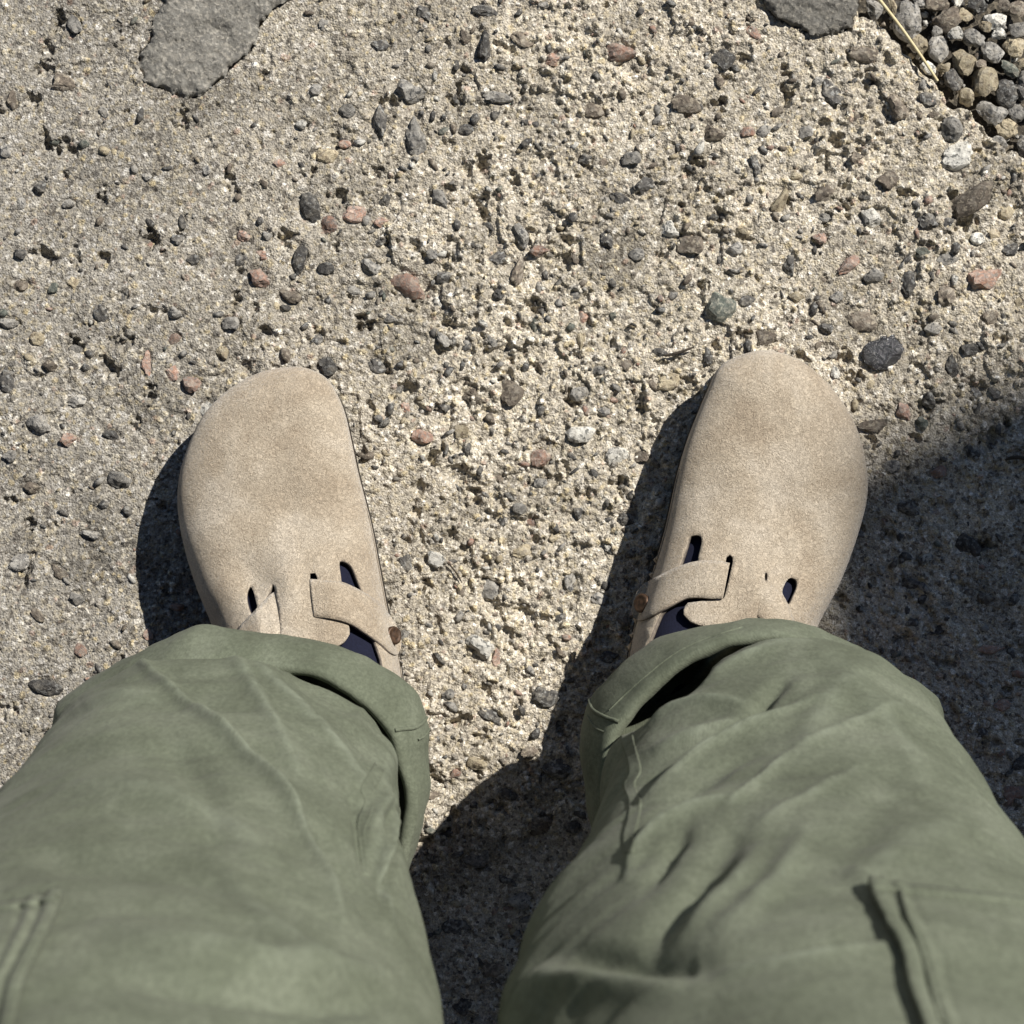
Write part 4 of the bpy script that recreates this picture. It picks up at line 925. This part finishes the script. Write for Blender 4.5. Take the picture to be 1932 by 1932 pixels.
def pocket(bv, edge, topr, parent, off=0.0038, nx=70, ny=80):
    """flap: grid from the corner along edge (down) and topr (sideways)"""
    E = resample(catmull(edge, 6), ny); T = resample(catmull(topr, 6), nx); V = []; ok = True
    for j in range(ny):
        for i in range(nx):
            p = E[j]+(T[i]-T[0]); lift = off*(0.55+0.45*math.exp(-i/10))
            di = i*np.linalg.norm(T[-1]-T[0])/nx; dj = j*np.linalg.norm(E[-1]-E[0])/ny; pk = 1+0.45*math.sin(dj*0.42+math.sin(dj*0.11)*2)
            lift += 0.0007*pk*math.exp(-((di-16)/11)**2)-0.0008*math.exp(-((di-36)/7)**2)+0.0006*pk*math.exp(-((di-52)/9)**2)-0.0006*math.exp(-((di-72)/8)**2)
            h = cast(bv, p[0], p[1], lift)
            V.append(tuple(h) if h is not None else None)
    i = np.arange(nx*ny).reshape(ny, nx); F = []
    for a in range(ny-1):
        for b in range(nx-1):
            q = (i[a, b], i[a, b+1], i[a+1, b+1], i[a+1, b])
            if all(V[k] is not None for k in q): F.append(q)
    V = [v if v is not None else (0, 0, 0.3) for v in V]
    # drop long faces that jump across a silhouette
    VA = np.array(V); F = [f for f in F if max(np.linalg.norm(VA[f[0]]-VA[f[2]]), np.linalg.norm(VA[f[1]]-VA[f[3]])) < 0.02]
    me = mesh_np('pocket', VA, F); bm = bmesh.new(); bm.from_mesh(me)
    bmesh.ops.delete(bm, geom=[v for v in bm.verts if not v.link_faces], context='VERTS'); bmesh.ops.recalc_face_normals(bm, faces=bm.faces)
    bm.normal_update()
    if sum((CAMP-f.calc_center_median()).dot(f.normal) for f in bm.faces) < 0: bmesh.ops.reverse_faces(bm, faces=bm.faces)
    bm.to_mesh(me); bm.free(); o = link('pocket', me, M['cloth'], parent); solid(o, 0.0022)
    return o
pR = pocket(bvR, [(1641,1672),(1650,1712),(1676,1760),(1700,1810),(1712,1870),(1735,1932),(1760,2010)], [(1641,1672),(1720,1680),(1820,1690),(1932,1702),(2040,1716)], trousers)
pL = pocket(bvL, [(118,1692),(108,1730),(75,1800),(47,1860),(32,1932),(18,2010)], [(118,1692),(60,1702),(0,1713),(-70,1724),(-130,1735)], trousers, 0.0035)
bpR, bpL = bvh_of(pR), bvh_of(pL)
seam('hem', bpR, [(1644,1680),(1653,1714),(1680,1762),(1704,1812),(1716,1870),(1739,1930),(1762,2000)], 0.0018, pR, 0.0)
seam('seam', bpR, [(1700,1682),(1715,1730),(1735,1780),(1755,1850),(1775,1930)], 0.0009, pR, 0.0)
seam('seam', bpR, [(1648,1676),(1720,1684),(1820,1694),(1930,1706)], 0.0011, pR, 0.0)
seam('hem', bpL, [(114,1698),(104,1732),(71,1802),(43,1862),(28,1932),(16,2000)], 0.0018, pL, 0.0)
seam('hem', bpL, [(112,1696),(60,1706),(4,1717),(-60,1728)], 0.0014, pL, 0.0)

# ------------------------------------------------------------------ unseen slab and boards, added to shape the light
def add_shade_caster():  # invented overhead slab, outlined so its edge throws the shade on the right
    z = 5.4; sh = -SH*z
    pts = [(1500, 895), (2800, 190), (6500, 255), (6500, 9000), (1600, 9000)]
    P = [(unp(a, b, 0)[0]+sh[0], unp(a, b, 0)[1]+sh[1]) for a, b in pts]
    bm = bmesh.new(); lo = [bm.verts.new((x, y, z)) for x, y in P]; up = [bm.verts.new((x, y, z+0.012)) for x, y in P]; n = len(P)
    for i in range(n): bm.faces.new((lo[i], lo[(i+1) % n], up[(i+1) % n], up[i]))
    bm.faces.new(lo[::-1]); bm.faces.new(up); bmesh.ops.recalc_face_normals(bm, faces=bm.faces)
    me = bpy.data.meshes.new('shade_caster'); bm.to_mesh(me); bm.free()
    o = link('shade_caster', me, M['blocker'], kind='structure')
add_shade_caster()
def wall():  # added behind the person to cut sky light in the shadows
    bm = bmesh.new(); z = 0
    for k in range(30):                                   # lapped boards
        z0, z1 = k*0.18, k*0.18+0.19; y0, y1 = -1.55, -1.53
        vs = [bm.verts.new(p) for p in ((-5, y1, z0), (5, y1, z0), (5, y0, z1), (-5, y0, z1), (-5, -1.7, z0), (5, -1.7, z0), (5, -1.7, z1), (-5, -1.7, z1))]
        for f in ((0, 1, 2, 3), (5, 4, 7, 6), (4, 5, 1, 0), (3, 2, 6, 7), (4, 0, 3, 7), (1, 5, 6, 2)): bm.faces.new([vs[i] for i in f])
    bmesh.ops.recalc_face_normals(bm, faces=bm.faces)
    me = bpy.data.meshes.new('sky_blocker'); bm.to_mesh(me); bm.free(); link('sky_blocker', me, M['blocker'], kind='structure')
wall()
